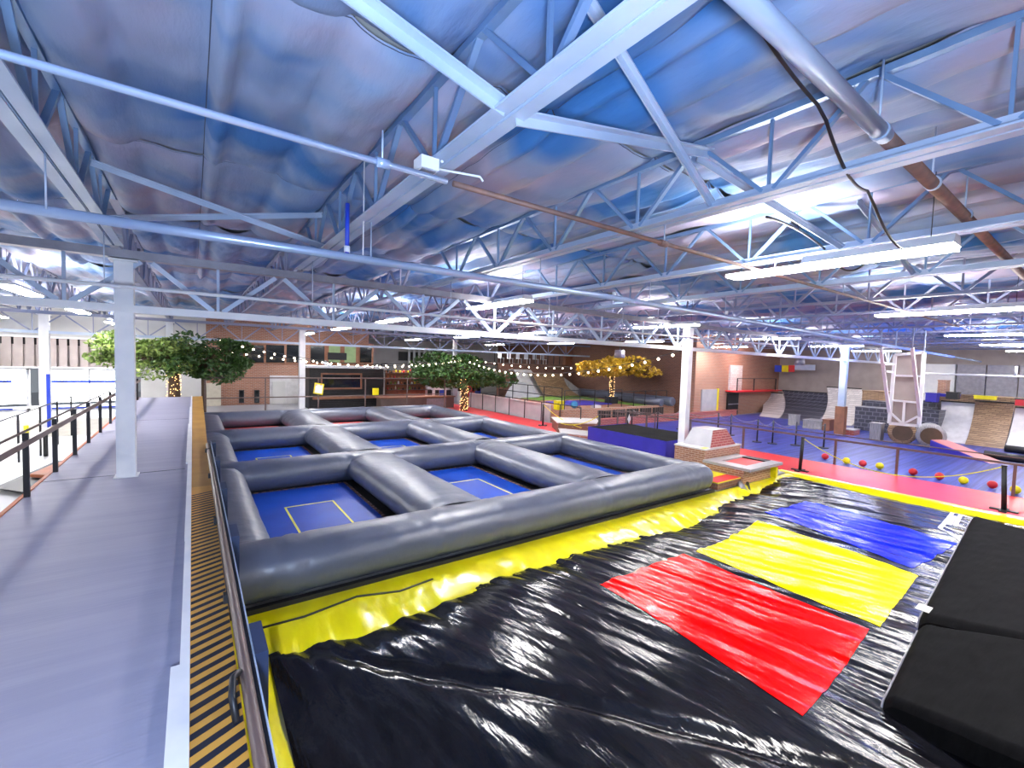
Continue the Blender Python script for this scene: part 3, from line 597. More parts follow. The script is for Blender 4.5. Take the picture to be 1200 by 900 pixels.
obj('jump_bed', B(11.95, 13.2, 5.85, 6.55, .37, .39), 'redbed', tb); obj('end_pad', B(13.1, 13.4, 5.9, 6.8, .2, .42), 'black', tb); obj('yellow_side', B(13.1, 13.2, 5.6, 5.85, .0, .3), 'yellow', tb)
ls = thing('low_step_mat', (11, 6.2, 0), 'low yellow mat with red stripe at the corner of the inflatable', 'mat')
obj('mat_body', B(10.45, 11.55, 5.78, 6.85, .0, .16), 'brickd', ls); obj('yellow_top', B(10.45, 11.55, 5.78, 6.85, .16, .18), 'yvinyl', ls); obj('red_stripe', B(10.47, 11.53, 5.80, 6.15, .18, .186), 'redbed', ls)
wb = thing('white_topped_block', (14.0, 14.4, 0), 'brown block with white top beside the pale pink path', 'block')
obj('block_body', MB().prism([(12.76, 14.3, 0), (14.16, 13.45, 0), (15.32, 14.36, 0), (13.63, 15.68, 0)], (0, 0, .42)), 'brickd', wb); obj('block_top', MB().prism([(12.70, 14.29, .42), (14.16, 13.38, .42), (15.4, 14.36, .42), (13.63, 15.76, .42)], (0, 0, .05)), 'lightramp', wb)
bk = thing('brick_step', (12.6, 13.0, 0), 'brick-printed low step in front of the white-topped block', 'step')
obj('step_body', MB().prism([(11.9, 13.1, 0), (12.5, 12.0, 0), (13.3, 13.0, 0), (12.65, 14.1, 0)], (0, 0, .2)), 'brickv', bk); obj('step_top', MB().prism([(11.86, 13.1, .2), (12.5, 11.95, .2), (13.35, 13.0, .2), (12.65, 14.15, .2)], (0, 0, .03)), 'ramp', bk)

# stanchions and ropes
def stanchion(x, y, label, lean=(0, 0), h=1.0):
    r = thing('rope_stanchion', (x, y, 0), label, 'stanchion')
    obj('base', MB().box(x-.22, x+.22, y-.06, y+.06, 0, .035).box(x-.06, x+.06, y-.22, y+.22, 0, .035), 'black', r)
    obj('post', MB().tube([(x, y, .03), (x+lean[0], y+lean[1], h)], .045, 10), 'black', r); obj('cap', MB().tube([(x+lean[0], y+lean[1], h), (x+lean[0], y+lean[1], h+.03)], .05, 10), 'dark', r)
    return (x+lean[0], y+lean[1], h)
t1 = stanchion(14.75, 5.65, 'black rope stanchion on the red path by the small red trampoline', (-.05, -.05))
t2 = stanchion(14.75, 1.52, 'black rope stanchion on the red path at the right edge', (.0, .05))
t3 = stanchion(13.5, 16.2, 'black stanchion on the red path behind the inflatable grid')
t4 = stanchion(12.6, 11.75, 'black stanchion at the corner of the blue-skirted platform', (-.02, 0), 1.05)
t5 = stanchion(14.9, 12.3, 'black stanchion carrying a small white diamond sign')
obj('diamond_sign', MB().prism([(14.88, 12.22, .55), (14.98, 12.22, .75), (14.88, 12.22, .95), (14.78, 12.22, .75)], (0, .01, 0)), 'paper', bpy.data.objects['rope_stanchion.004'])
def rope(a, b, sag, m, label, r=.014): tag(obj('barrier_rope', MB().tube(sagcable(a, b, sag, 20), r, 6), m), label, 'rope')
rope(t1, t2, .62, 'yellow', 'yellow rope sagging between the two stanchions at right', .012); rope(t3, (13.3, 13.4, .3), .15, 'yellow', 'yellow rope trailing down from the stanchion behind the grid'); rope(t4, (12.9, 14.6, .45), .25, 'yellow', 'yellow rope sagging behind the blue-skirted platform')
# court side railing
cr = thing('court_railing', (16.8, 6, 0), 'brown railing between the red path and the blue court', 'railing')
for y in (-1.5, .9, 1.6, 3.9, 5.45, 8.4, 10.6, 12.8, 14.5): obj('post', B(16.77, 16.83, y-.03, y+.03, 0, .84), 'brown', cr)
obj('hand_rail', MB().bar((16.8, -3, .82), (16.8, 9, .80), .05, .06).bar((16.8, 9, .80), (16.8, 14.6, .72), .05, .06), 'brown', cr); obj('upper_rail', MB().tube([(16.86, -3, 1.0), (16.86, 9, .93), (16.86, 14.6, .8)], .018, 6), 'brown', cr)
# second line of stanchions with ropes on court
pts = []
for k, (px, py) in enumerate([(740, 503), (770, 507), (797, 503), (841, 508), (856, 510), (887, 518), (905, 520), (932, 522), (965, 525)]):
    q = at(px, py, 'z', 0)
    if q[0] < 15: continue
    r = thing('court_stanchion', (q[0], q[1], 0), 'slim dark rope stanchion on the blue court, %s from the left' % ORD[len(pts)], 'stanchion', 'court stanchions')
    obj('post', MB().tube([(q[0], q[1], .02), (q[0], q[1], .95)], .03, 8), 'dark', r); obj('base', MB().tube([(q[0], q[1], 0), (q[0], q[1], .03)], .18, 12), 'dark', r); pts.append((q[0], q[1], .93))
for a, b in zip(pts, pts[1:]): rope(a, b, .2, 'plank', 'pale rope on the blue court, %s span from the left' % ORD[pts.index(a)], .012); bpy.context.scene.objects[-1]['group'] = 'court ropes'
# balls
for k, (px, py) in enumerate([(967, 535), (992, 540), (1011, 543), (1031, 546), (1070, 553), (1101, 558), (1129, 563), (1163, 568), (1190, 574)]):
    q = at(px, py, 'z', .1); c = 'red' if k in (0, 2, 4, 5, 7) else 'yellow'
    ordn = ['farthest left of the row', 'second from the left of the row', 'third from left, mid-court', 'fourth from left', 'in the middle of the row on the shiny patch', 'sixth from left under the rope', 'third from the right edge', 'second from the right edge', 'rightmost, beside the stanchion'][k]
    tag(obj('dodgeball', MB().ball((q[0], q[1], .105), .105, 14, 10), c), '%s ball on the blue court, %s' % (c, ordn), 'ball', 'balls lined up on the court')

# ================================================================== RIGHT WALL ramps and obstacles
def warped(name, px, xb, xt, m, label, curve=.8, n=14):     # px: bottom-left, bottom-right, top-right, top-left
    bl_, br_ = at(*px[0], 'z', 0), at(*px[1], 'z', 0); tr_, tl_ = at(*px[2], 'x', xt), at(*px[3], 'x', xt)
    y0, y1 = bl_[1], br_[1]; h = (tr_[2]+tl_[2])/2; yt0, yt1 = tl_[1], tr_[1]
    if yt0 < yt1: yt0, yt1 = yt1, yt0
    def prof(t): 
        x = xb+(xt-xb)*(1-(1-t)**1.0) ; ang = t*math.pi/2
        return (xb+(xt-xb)*((1-curve)*t+curve*math.sin(ang)), h*((1-curve)*t+curve*(1-math.cos(ang))))
    r = thing(name, ((xb+xt)/2, (y0+y1)/2, 0), label, 'ramp')
    mb = MB().grid(lambda u, v: (prof(v)[0], (y0+(y1-y0)*u)*(1-v)+(yt0+(yt1-yt0)*u)*v, prof(v)[1]), 6, n); obj('curved_face', mb, m, r)
    for s, (ya, yb) in enumerate(((y0, yt0), (y1, yt1))):
        P_ = [(prof(t/n)[0], ya+(yb-ya)*t/n, prof(t/n)[1]) for t in range(n+1)]+[(xt, ya, 0)]
        obj('side_panel', MB().add(P_, [tuple(range(len(P_)))]), 'blue' if s == 0 and m != 'ledge' else 'plank', r)
    obj('top_edge', MB().bar((xt, yt0, h), (xt, yt1, h), .1, .06), 'black', r)
    return r
warped('warped_wall', [(876, 489), (905, 491), (917, 461), (888, 459)], 29.4, 33.6, 'wbrick', 'white curved ramp in the far corner beside the dark door')
warped('warped_wall', [(905, 491), (955, 495), (969, 460), (917, 458)], 29.6, 33.6, 'slate', 'dark stone-patterned curved ramp')
warped('warped_wall', [(957, 495), (998, 499), (1010, 456), (969, 453)], 29.8, 33.6, 'wbrick', 'pale brick-patterned curved ramp behind the bluish column')
warped('climbing_ramp', [(1098, 517), (1135, 520), (1143, 472), (1103, 470)], 27.6, 29.6, 'lightramp', 'light grey panelled ramp wall right of the hanging frame', .3)
warped('climbing_ramp', [(1135, 519), (1180, 524), (1189, 472), (1143, 470)], 27.4, 29.4, 'ledge', 'tan stacked-stone patterned ramp wall', .5)
warped('climbing_ramp', [(1181, 524), (1225, 530), (1232, 480), (1190, 477)], 27.4, 29.4, 'lightramp', 'light grey ramp wall at the right edge', .4)
def qb(name, px, x, d, m, label, cat, top=None, group=None, z0=None):        # box whose front face sits on plane x
    a = at(px[0], px[3], 'x', x); b = at(px[2], px[3], 'x', x); c = at(px[0], px[1], 'x', x)
    zb = max(0, (a[2]+b[2])/2) if z0 is None else z0; zt = c[2]; ya, yb = sorted((a[1], b[1]))
    r = thing(name, (x+d/2, (ya+yb)/2, zb), label, cat, group)
    obj('body', B(x, x+d, ya, yb, zb, zt), m, r); obj('top', B(x-.02, x+d+.02, ya-.02, yb+.02, zt, zt+.04), top or m, r); return r
qb('stone_print_wall', (1000, 477, 1042, 510), 28.2, 1.2, 'slate', 'dark stone-patterned block left of the hanging frame', 'block', z0=0)
qb('stone_print_wall', (1010, 470, 1040, 477), 29.6, 1.2, 'slate', 'upper dark stone-patterned block behind the frame', 'block', z0=0)
qb('stone_print_wall', (1042, 478, 1098, 515), 27.9, 1.2, 'slate', 'wide dark stone-patterned block right behind the hanging frame', 'block', z0=0)
qb('stone_print_wall', (1078, 470, 1099, 478), 29.3, 1.0, 'slate', 'small dark stone-patterned ledge right of the hanging frame', 'block', z0=0)
qb('stone_ledge', (1010, 458, 1075, 468), 31, 1.2, 'ledge', 'tan stacked-stone upper ledge behind the hanging frame', 'ledge', z0=0)
qb('wood_print_post', (923, 486, 932, 505), 26.5, .5, 'plank', 'tall pale wood-patterned block on the blue court', 'block', z0=0)
qb('wood_print_box', (940, 492, 962, 508), 25.9, 1.0, 'plank', 'grey wood-patterned box left of the bluish column', 'block', z0=0)
qb('wood_print_box', (963, 492, 971, 510), 25.9, .8, 'wood', 'narrow brown box touching the grey wood-patterned box', 'block', z0=0)
qb('wood_print_post', (1018, 496, 1031, 517), 24.5, .5, 'plank', 'upright grey plank-patterned block before the dark stone wall', 'block', z0=0)
qb('brick_print_wedge', (985, 503, 1000, 514), 25.4, .8, 'brickr', 'small red brick-patterned block right of the bluish column', 'block', 'ramp', z0=0)
qb('blue_rail_pad', (1108, 460, 1122, 468), 28.5, .5, 'black', 'black padded rail over the light grey panelled ramp', 'pad')
qb('blue_block', (1084, 461, 1097, 471), 28.8, .6, 'bluepad', 'royal blue pad left of the light grey panelled ramp', 'pad')
qb('blue_block', (1097, 462, 1122, 465), 30, .6, 'bluepad', 'long thin blue pad above the light grey ramp', 'pad')
qb('yellow_bar', (1141, 464, 1167, 468), 28.6, .3, 'yellow', 'yellow padded bar above the stacked-stone ramp', 'pad')
qb('red_bar', (1189, 468, 1225, 476), 28.6, .3, 'red', 'red padded bar at the right edge', 'pad', 'black')
qb('stone_ledge', (1094, 462, 1225, 468), 31.5, 1.5, 'ledge', 'tan stacked-stone shelf along the right wall', 'ledge', z0=0)
qb('brick_print_tower', (1098, 446, 1108, 462), 31.5, .8, 'brickv', 'small tan box standing on the ledge by the bright panel', 'block')
tag(obj('bright_panel', B(34.2, 34.55, *sorted((at(1083, 450, 'x', 34.2)[1], at(1118, 450, 'x', 34.2)[1])), 1.2, 3.6), 'white'), 'bright white wall panel right of the hanging frame', 'panel')
for k in range(6):
    y1 = at(1120, 450, 'x', 34.4)[1]-.02-k*1.15; tag(obj('wall_panel', B(34.35, 34.55, y1-1.1, y1, 1.9, 3.6), 'galv'), 'tall brownish grey sheet panel on the upper right wall', 'wall panel', 'sheet panels on the right wall')
tr_ = thing('pipe_bar', (31, 4, 3.05), 'white pipe bar on brackets below the ceiling at far right', 'bar'); obj('bar', MB().tube([(31, 7.2, 3.05), (31, -1, 3.02)], .05, 8), 'white', tr_); obj('bracket', MB().tube([(31, 3.2, 3.05), (31, 3.2, 3.5)], .05, 6), 'white', tr_)
for k, (px, py) in enumerate([(1056, 511), (1089, 515)]):
    q = at(px, py+8, 'z', 0); r = thing('tumble_barrel', (q[0], q[1], 0), ['round stacked-stone patterned drum below the hanging frame', 'round bark-patterned drum with white tag, right of the frame'][k], 'drum')
    d = Vector((.45, .12, 0)); c = Vector((q[0], q[1], .48)); P_ = [c-d, c-d*.9, c+d*.9, c+d]; obj('drum_body', MB().tube(P_, [.36, .48, .48, .36], 20), 'ledge' if k == 0 else 'plank', r); obj('end_face', MB().tube([c-d*1.02, c-d], .34, 20), 'bark', r)
qq = [at(1103, 519, 'z', 0), at(1150, 533, 'z', 0)]
wg = thing('pink_wedge', (23.3, 3.8, 0), 'long low salmon-topped wedge with blue side on the court', 'mat')
obj('wedge_body', MB().add([(24.2, 4.6, 0), (22.3, 2.7, 0), (23.0, 2.4, 0), (24.9, 4.3, 0), (24.2, 4.6, .38), (24.9, 4.3, .38)], [(3, 2, 1, 0), (0, 1, 4), (1, 2, 5, 4), (2, 3, 5), (3, 0, 4, 5)]), 'pinkf', wg)
obj('blue_side', MB().prism([(24.18, 4.6, 0), (22.28, 2.7, 0), (24.18, 4.6, .36)], (-.03, .02, 0)), 'bluepad', wg)
for k, (px, py, l) in enumerate([(1182, 537, 1.2), (1200, 529, 1.0)]):
    q = at(px, py, 'z', .1); tag(obj('floor_roll', MB().tube([(q[0], q[1]+l/2, .14), (q[0]-.1, q[1]-l/2, .14)], .14, 12), 'black'), ['long black floor roll on the blue court at the right', 'shorter black roll behind the other at the right edge'][k], 'mat')
hf = thing('mesh_gate', (19, 4.5, 1.3), 'white steel gate-like frame with grey mesh hanging over the court', 'gate')
def hp(px, py, x=19.0): return tuple(at(px, py, 'x', x))
A_, B_, C_, D_ = hp(1049, 416), hp(1083, 413), hp(1077, 499), hp(1042, 496)
for a, b in ((A_, D_), (B_, C_), (D_, C_), (A_, B_)): obj('frame_bar', MB().bar(a, b, .09, .09, (1, 0, 0)), 'white', hf)
for a, b in (((1047, 440), (1080, 441)), ((1045, 469), (1078, 472)), ((1060, 471), (1058, 498)), ((1044, 484), (1057, 496)), ((1075, 488), (1060, 496))): obj('cross_bar', MB().bar(hp(*a), hp(*b), .06, .06, (1, 0, 0)), 'white', hf)
obj('mesh_panel', MB().add([tuple(np.array(p)+np.array((.05, 0, 0))) for p in (A_, B_, C_, D_)]+[tuple(np.array(p)+np.array((.08, 0, 0))) for p in (A_, B_, C_, D_)], [(0, 1, 2, 3), (7, 6, 5, 4)]), 'beigew', hf)
for a, b in (((1032, 408), (1042, 483)), ((1069, 408), (1078, 488))): obj('strut', MB().bar(hp(*a, 17.6), hp(*b), .08, .08, (1, 0, 0)), 'white', hf)
obj('strut_tie', MB().bar(hp(1036, 427, 17.9), hp(1047, 427), .06, .06, (1, 0, 0)), 'white', hf); obj('strut_tie', MB().bar(hp(1038, 435, 18), hp(1046, 436), .06, .06, (1, 0, 0)), 'white', hf)
for p in (A_, B_, hp(1032, 408, 17.6), hp(1069, 408, 17.6)): obj('hanger_rod', MB().tube([p, (p[0], p[1], 4.4)], .02, 6), 'steel', hf)
fb = thing('tricolour_banner', (33, 13, 3.1), 'small blue, yellow and red banner high on the corner wall', 'banner')
for m_, a, b in (('blue', 908, 916), ('yellow', 916, 924), ('red', 924, 931)):
    q0, q1 = at(a, 428, 'x', 33), at(b, 436, 'x', 33); obj('%s_band' % m_, B(33, 33.03, q1[1], q0[1], q1[2], q0[2]), m_, fb)
q0, q1 = at(931, 427, 'x', 33), at(955, 434, 'x', 33); tag(obj('pale_banner', B(33, 33.03, q1[1], q0[1]-.02, q1[2], q0[2]), 'steel'), 'pale blue banner next to the tricolour banner', 'banner')
# lit brick wall furniture
dr = obj('door_1', B(24.7, 26.35, 14.93, 15.0, 0, 1.68), 'ramp', kind='structure', label='grey double door in the lit brick wall'); obj('door_frame', B(26.35, 26.5, 14.9, 15.0, 0, 1.72), 'yellow', dr)
dk = obj('door_2', B(27.6, 28.9, 14.9, 15.0, 0, 1.4), 'black', kind='structure', label='black service hatch in the lit brick wall'); obj('hatch_bar', B(27.65, 28.85, 14.85, 14.9, .68, .74), 'galv', dk)
lg = thing('viewing_ledge', (30, 14.6, 1.55), 'small railed brick ledge on the lit corner wall', 'ledge')
obj('ledge_slab', B(27.4, 33.6, 14.3, 15, 1.52, 1.6), 'redf', lg)
for x in (27.5, 29.6, 32.6): obj('post', B(x, x+.05, 14.3, 14.35, 1.6, 2.4), 'dark', lg)
obj('rail', B(27.5, 32.6, 14.3, 14.34, 2.36, 2.4), 'dark', lg); obj('white_panel', B(27.7, 29.2, 14.9, 15, 1.6, 3.2), 'wbrick', lg)
sp_ = area('added_wall_spot', (28, 13.2, 4.1), (28, 15.2, 2.6), .3, .3, 90, (1, .72, .68))  # added light to brighten the brick wall, no fixture seen
for k, (x, y, z) in enumerate(((29.05, 11.5, 3.3), (17.55, 15.2, 3.35))):
    r = thing('hanging_speaker', (x, y, z), ['grey box speaker hanging near the tricolour banner', 'grey box speaker hanging beside the yellow tree'][k], 'speaker'); obj('speaker_body', MB().tube([(x, y, z), (x, y, z+.4)], [.28, .24], 10), 'galv', r); obj('mount', MB().tube([(x, y, z+.4), (x, y, 4.4)], .02, 6), 'dark', r)

# ================================================================== raised court: tubes, tree, fences, ramps behind
for k, (x, y0, y1, rr, lb) in enumerate([(23.3, 15.9, 25, .28, 'long grey inflatable tube lying along the dark brick wall')]):
    tag(obj('inflatable_tube', MB().tube([(x, y0, .62+rr), (x, y0+.1, .62+rr), (x, y1, .62+rr)], [rr*.8, rr, rr], 16), 'tube'), lb, 'inflatable')
tag(obj('inflatable_tube', MB().tube([(22.6, 16.2, .84), (22.6, 19, .84)], .22, 14), 'tube'), 'shorter grey tube lying in front of the long one', 'inflatable')
tag(obj('turf_strip', B(17.5, 22.9, 21.5, 25.2, .62, .645), 'turf'), 'green artificial turf strip on the raised brick court', 'turf')
tag(obj('turf_strip', B(21.2, 22.3, 17, 21.3, .62, .645), 'turf'), 'narrow green turf strip along the grey tubes', 'turf')
def leaf_tree(name, x, y, z0, ztr, cr, m, label, nleaf, trunk=.14, lights=False, planter=False, blobs=9, seed=1, ls=.09, tm='bark'):
    rnd = random.Random(seed); cx, cy_, cz, rx, ry, rz = cr
    r = thing(name, (x, y, z0), label, 'tree')
    obj('trunk', MB().tube([(x, y, z0), (x+.02, y, z0+(ztr-z0)*.5), (x, y, ztr)], [trunk, trunk*.9, trunk*.7], 10), tm, r)
    C = [(cx+rnd.uniform(-.75, .75)*rx, cy_+rnd.uniform(-.6, .6)*ry, cz+rnd.uniform(-.6, .6)*rz, rnd.uniform(.2, .42)) for _ in range(blobs)]
    bm_ = MB()
    for c in C: bm_.tube([(x, y, ztr-.1), ((x+c[0])/2, (y+c[1])/2, (ztr+c[2])/2+.1), c[:3]], [.05, .035, .015], 5)
    obj('branch', bm_, tm, r, kind='stuff')
    lm = MB()
    for i in range(nleaf):
        c = rnd.choice(C); d = Vector((rnd.gauss(0, 1), rnd.gauss(0, 1), rnd.gauss(0, 1))).normalized()*rnd.uniform(.5, 1)**.5
        p = Vector((c[0]+d.x*rx*c[3], c[1]+d.y*ry*c[3], c[2]+d.z*rz*c[3]*1.1)); a = Vector((rnd.gauss(0, 1), rnd.gauss(0, 1), rnd.gauss(0, .6))).normalized(); b = a.cross(Vector((rnd.gauss(0, 1), rnd.gauss(0, 1), rnd.gauss(0, 1)))).normalized()
        s_ = ls*rnd.uniform(.7, 1.3); lm.add([p-a*s_, p+b*s_*.45, p+a*s_, p-b*s_*.45], [(0, 1, 2, 3)])
    obj('foliage', lm, m, r, kind='stuff')
    if lights:
        lt = MB()
        for i in range(160): a = rnd.uniform(0, 6.28); z = rnd.uniform(z0+.03, ztr); rr = trunk*1.05; lt.box(*(v for c0 in (x+rr*math.cos(a), y+rr*math.sin(a), z) for v in (c0-.014, c0+.014)))
        obj('fairy_lights', lt, 'bark_l', r, kind='stuff')
    if planter: obj('planter', MB().box(x-.28, x+.28, y-.28, y+.28, z0, z0+.42), 'black', r)
    return r
leaf_tree('tree', -.62, 22.2, .0, 2.5, (-1.6, 22.2, 2.8, 2.0, 1.2, .95), 'leafl', 'pale green tree with fairy-lit trunk left of centre column at the walkway end', 4200, .22, True, seed=3, blobs=20)
leaf_tree('tree', .35, 22.4, 0, 2.4, (.6, 22.2, 2.75, 1.75, 1.2, 1.05), 'leafg', 'dark green leafy tree at the far end of the walkway', 5200, .1, seed=5, blobs=20)
leaf_tree('tree', 13.05, 23, 0, 2.0, (13.1, 22.8, 2.35, 3.5, 1.5, 1.25), 'leafg', 'green leafy tree with lit trunk behind the inflatable grid', 6500, .22, True, seed=8, blobs=26, ls=.12)
leaf_tree('tree', 20.9, 18.6, .62, 2.6, (20.9, 18.0, 2.95, 2.4, 2.5, .8), 'leafy', 'yellow autumn-leaved tree in a black planter on the brick court', 5000, .14, True, True, seed=12, blobs=24, ls=.13)
def fence(name, pts, h, m, label, rails=(1.,), z=0, step=1.3, t=.035):
    r = thing(name, (pts[0][0], pts[0][1], z), label, 'railing')
    for a, b in zip(pts, pts[1:]):
        a = Vector((a[0], a[1], z)); b = Vector((b[0], b[1], z)); n = max(1, round((b-a).length/step))
        for k in range(n+1): p = a.lerp(b, k/n); obj('post', MB().box(p.x-t/2, p.x+t/2, p.y-t/2, p.y+t/2, z, z+h), m, r)
        for q in rails: obj('rail', MB().bar(a+Vector((0, 0, h*q)), b+Vector((0, 0, h*q)), t, t), m, r)
    return r
fence('rear_railing', [(.4, 22.1), (11.3, 22.1)], 1.95, 'brown', 'tall brown railing behind the inflatable grid in front of the bar', (1., .56), step=2.2, t=.05)
sg = thing('warning_sign', (4.9, 22.0, 1.3), 'yellow-bordered white notice hanging tilted on the rear railing', 'sign')
q = [at(367, 461, 'y', 22.02), at(378, 463, 'y', 22.02), at(380, 450, 'y', 22.02), at(369, 448.5, 'y', 22.02)]
sbd = obj('sign_board', MB().prism(q, (0, .02, 0)), 'yellow', sg); cc = sum(q)/4; obj('sign_paper', MB().prism([cc+(p_-cc)*.78+np.array((0, -.012, 0)) for p_ in q], (0, .008, 0)), 'paper', sbd)
for k in (0, 1): obj('red_mark', MB().prism([cc+np.array((-.14+.2*k+i, -.02, .17+j)) for i, j in ((0, 0), (.07, 0), (.035, .05))], (0, .004, 0)), 'red', sbd)
tag(obj('small_notice', B(*sorted((at(437, 460, 'y', 22)[0], at(444, 460, 'y', 22)[0])), 22.03, 22.07, at(440, 463, 'y', 22)[2], at(440, 455, 'y', 22)[2]), 'yellow'), 'small pale notice with yellow border, right of the tilted sign', 'sign')
fence('side_fence', [(14.4, 14.6), (14.4, 24.5)], 1.0, 'dark', 'dark metal fence along the red path behind the grid', (1.,), step=1.4)
fence('court_fence', [(15.2, 16.6), (19.5, 16.6)], 1.0, 'dark', 'dark fence on the front edge of the raised court', (1., .6), z=.62, step=1.0)
fence('court_fence', [(19.5, 16.6), (23.6, 16.6)], .9, 'dark', 'dark fence on the right half of the raised court edge', (1.,), z=.62, step=1.0)
fence('court_fence', [(15.2, 16.8), (15.2, 22.5)], 1.1, 'dark', 'dark fence on the left side of the raised court', (1., .6), z=.62, step=1.4)
fence('curb_railing', [(15, 14.1), (16.6, 12.2)], .9, 'brown', 'short sloping brown railing before the red curb', (1., .8), step=1.2)
gp = thing('grey_partition', (15.5, 20, 0), 'low grey partition wall behind the red path', 'partition'); obj('panel', B(14.58, 14.66, 17, 25, 0, .85), 'ramp', gp); obj('coping', B(14.56, 14.68, 17, 25, .85, .9), 'lightramp', gp)
def ybox_ramp(name, px, y, m, label):       # quarter pipe seen face on: bottom-left, bottom-right, top-right, top-left on planes y and y+2
    b0, b1 = at(*px[0], 'y', y), at(*px[1], 'y', y); t1_, t0_ = at(*px[2], 'y', y+1.6), at(*px[3], 'y', y+1.6); zb = min(b0[2], b1[2]); h = t0_[2]
    r = thing(name, (b0[0], y, max(.0, zb)), label, 'ramp'); n = 12
    pr_ = lambda v: (math.sin(v*math.pi/2), 1-math.cos(v*math.pi/2))
    obj('curved_face', MB().grid(lambda u, v: ((b0[0]+(b1[0]-b0[0])*u)*(1-pr_(v)[1])+(t0_[0]+(t1_[0]-t0_[0])*u)*pr_(v)[1], y+1.6*pr_(v)[0], zb+(h-zb)*pr_(v)[1]), 6, n), m, r)
    P_ = [(b1[0]*(1-pr_(t/n)[1])+t1_[0]*pr_(t/n)[1], y+1.6*pr_(t/n)[0], zb+(h-zb)*pr_(t/n)[1]) for t in range(n+1)]+[(t1_[0], y+1.6, zb)]; obj('side_panel', MB().add(P_, [tuple(range(len(P_)))]), 'plank', r)
    obj('deck', B(t0_[0], t1_[0], y+1.6, y+2.2, h-.08, h), m, r)
ybox_ramp('quarter_pipe', [(597, 472), (648, 474), (622, 449), (602, 448)], 22.2, 'ramp', 'small grey quarter pipe left of the stone ramp behind the fence')
ybox_ramp('quarter_pipe', [(632, 468), (665, 470), (622, 433), (602, 433)], 23.2, 'lightramp', 'tall pale grey quarter pipe behind the red path')
ybox_ramp('quarter_pipe', [(655, 476), (708, 474), (656, 436), (624, 437)], 22.6, 'ledge', 'tan stacked-stone patterned quarter pipe')
tag(obj('blue_floor_mat', B(17.2, 20.5, 18.2, 20.5, .62, .66), 'bluepad'), 'blue mat on the raised court below the stone ramp', 'mat')
for k, (px, py, z, m_, lb) in enumerate([(672, 478, .62, 'yellow', 'yellow padded block behind the fence'), (692, 482, .62, 'cyan', 'light blue ball-like prop behind the fence'), (715, 490, .3, 'lightramp', 'white control box at the brick court corner')]):
    q = at(px, py, 'y', 16.0); tag(obj('prop_block', MB().ball((q[0], q[1]+1.2, z+.2), .2) if m_ == 'cyan' else B(q[0]-.25, q[0]+.25, q[1]+.9, q[1]+1.2, z, z+.45), m_), lb, 'block')

# ================================================================== BACK: brick building, bar, kiosk, mezzanine
def yb(name, px, y, d, m, parent=None, **k):
    a = at(px[0], px[1], 'y', y); b = at(px[2], px[3], 'y', y); z0 = max(0, b[2])
    return obj(name, B(a[0], b[0], y-d, y, z0, a[2]), m, parent, **k)
wn = yb('window_5', (262, 401, 358, 427), 29.98, .06, 'wood', kind='structure', label='wide upstairs window of the brick building')
for i in range(4): yb('pane', (264+24*i, 404, 285+24*i, 425), 29.9, .02, 'glassd', wn)
wn = yb('window_6', (363, 400, 437, 433), 29.98, .06, 'wood', kind='structure', label='upstairs office window right of the white column')
for i, m_ in enumerate(('glassd', 'screen', 'screen', 'glassd')): yb('pane', (364+18.4*i+(3 if i else 0), 405, 380+18.4*i, 425), 29.9, .02, m_, wn)
yb('wall_screen', (384, 413, 406, 422), 29.86, .03, 'black', wn)
dd = yb('door_3', (316, 440, 355, 480), 29.98, .08, 'lightramp', kind='structure', label='pale double door of the brick building')
yb('door_leaf', (319, 447, 334, 480), 29.88, .04, 'wallw', dd); yb('door_leaf', (337, 450, 354, 480), 29.88, .04, 'lightramp', dd)
for px in (280, 298): wn = yb('window_%d' % (7 if px == 280 else 8), (px, 457, px+6, 472), 29.98, .04, 'dark', kind='structure'); yb('pane', (px+1, 458, px+5, 471), 29.93, .02, 'glassd', wn)
tag(yb('curtain', (238, 449, 259, 482), 29.8, .08, 'cream'), 'cream curtain at the left corner of the brick building', 'curtain')
br = thing('bar_kiosk', (8, 27, 0), 'dark slatted bar counter front with menu boards', 'bar')
a = at(363, 431, 'y', 26.5); b = at(450, 431, 'y', 26.5)
obj('bar_body', B(a[0], b[0], 26.6, 28.2, 0, a[2]), 'black', br); obj('roof_slab', B(a[0]-.2, b[0]+.1, 26.3, 28.3, a[2], a[2]+.12), 'white', br)
sl = obj('slat', B(a[0], b[0], 26.55, 26.58, .05, .09), 'dark', br)
for k in range(1, 22): cp(sl, br, (0, 0, k*.105))
yb('menu_board', (376, 437, 424, 456), 26.5, .03, 'wood', br); yb('menu_panel', (378, 439, 422, 454), 26.46, .02, 'glassd', br); yb('television', (430, 440, 449, 454), 26.5, .06, 'black', br); yb('counter_ledge', (366, 464, 450, 466), 26.5, .25, 'wood', br)
sh = thing('drinks_shelf', (12, 27.5, 0), 'shelving with bottles and snacks right of the dark bar', 'shelf')
a = at(452, 436, 'y', 27.5); b = at(502, 470, 'y', 27.5)
obj('back_panel', B(a[0], b[0], 27.5, 27.6, 0, 2.2), 'wood', sh); 
for k in range(4): obj('shelf_board', B(a[0], b[0], 27.1, 27.5, .95+.36*k, .98+.36*k), 'brown', sh)
rnd = random.Random(4)
for k in range(4):
    x = a[0]+.08
    while x < b[0]-.1:
        h = rnd.uniform(.12, .28); w = rnd.uniform(.04, .07); tag(obj('bottle', MB().tube([(x, 27.3, .98+.36*k), (x, 27.3, .98+.36*k+h*.65), (x, 27.3, .98+.36*k+h*.8), (x, 27.3, .98+.36*k+h)], [w, w, w*.4, w*.35], 6), rnd.choice(['orange', 'paper', 'yellow', 'turf', 'black', 'cream', 'red', 'wood'])), 'small bottle or jar on the shelving right of the dark bar', 'bottle', 'bottles on the bar shelves'); x += rnd.uniform(.17, .3)
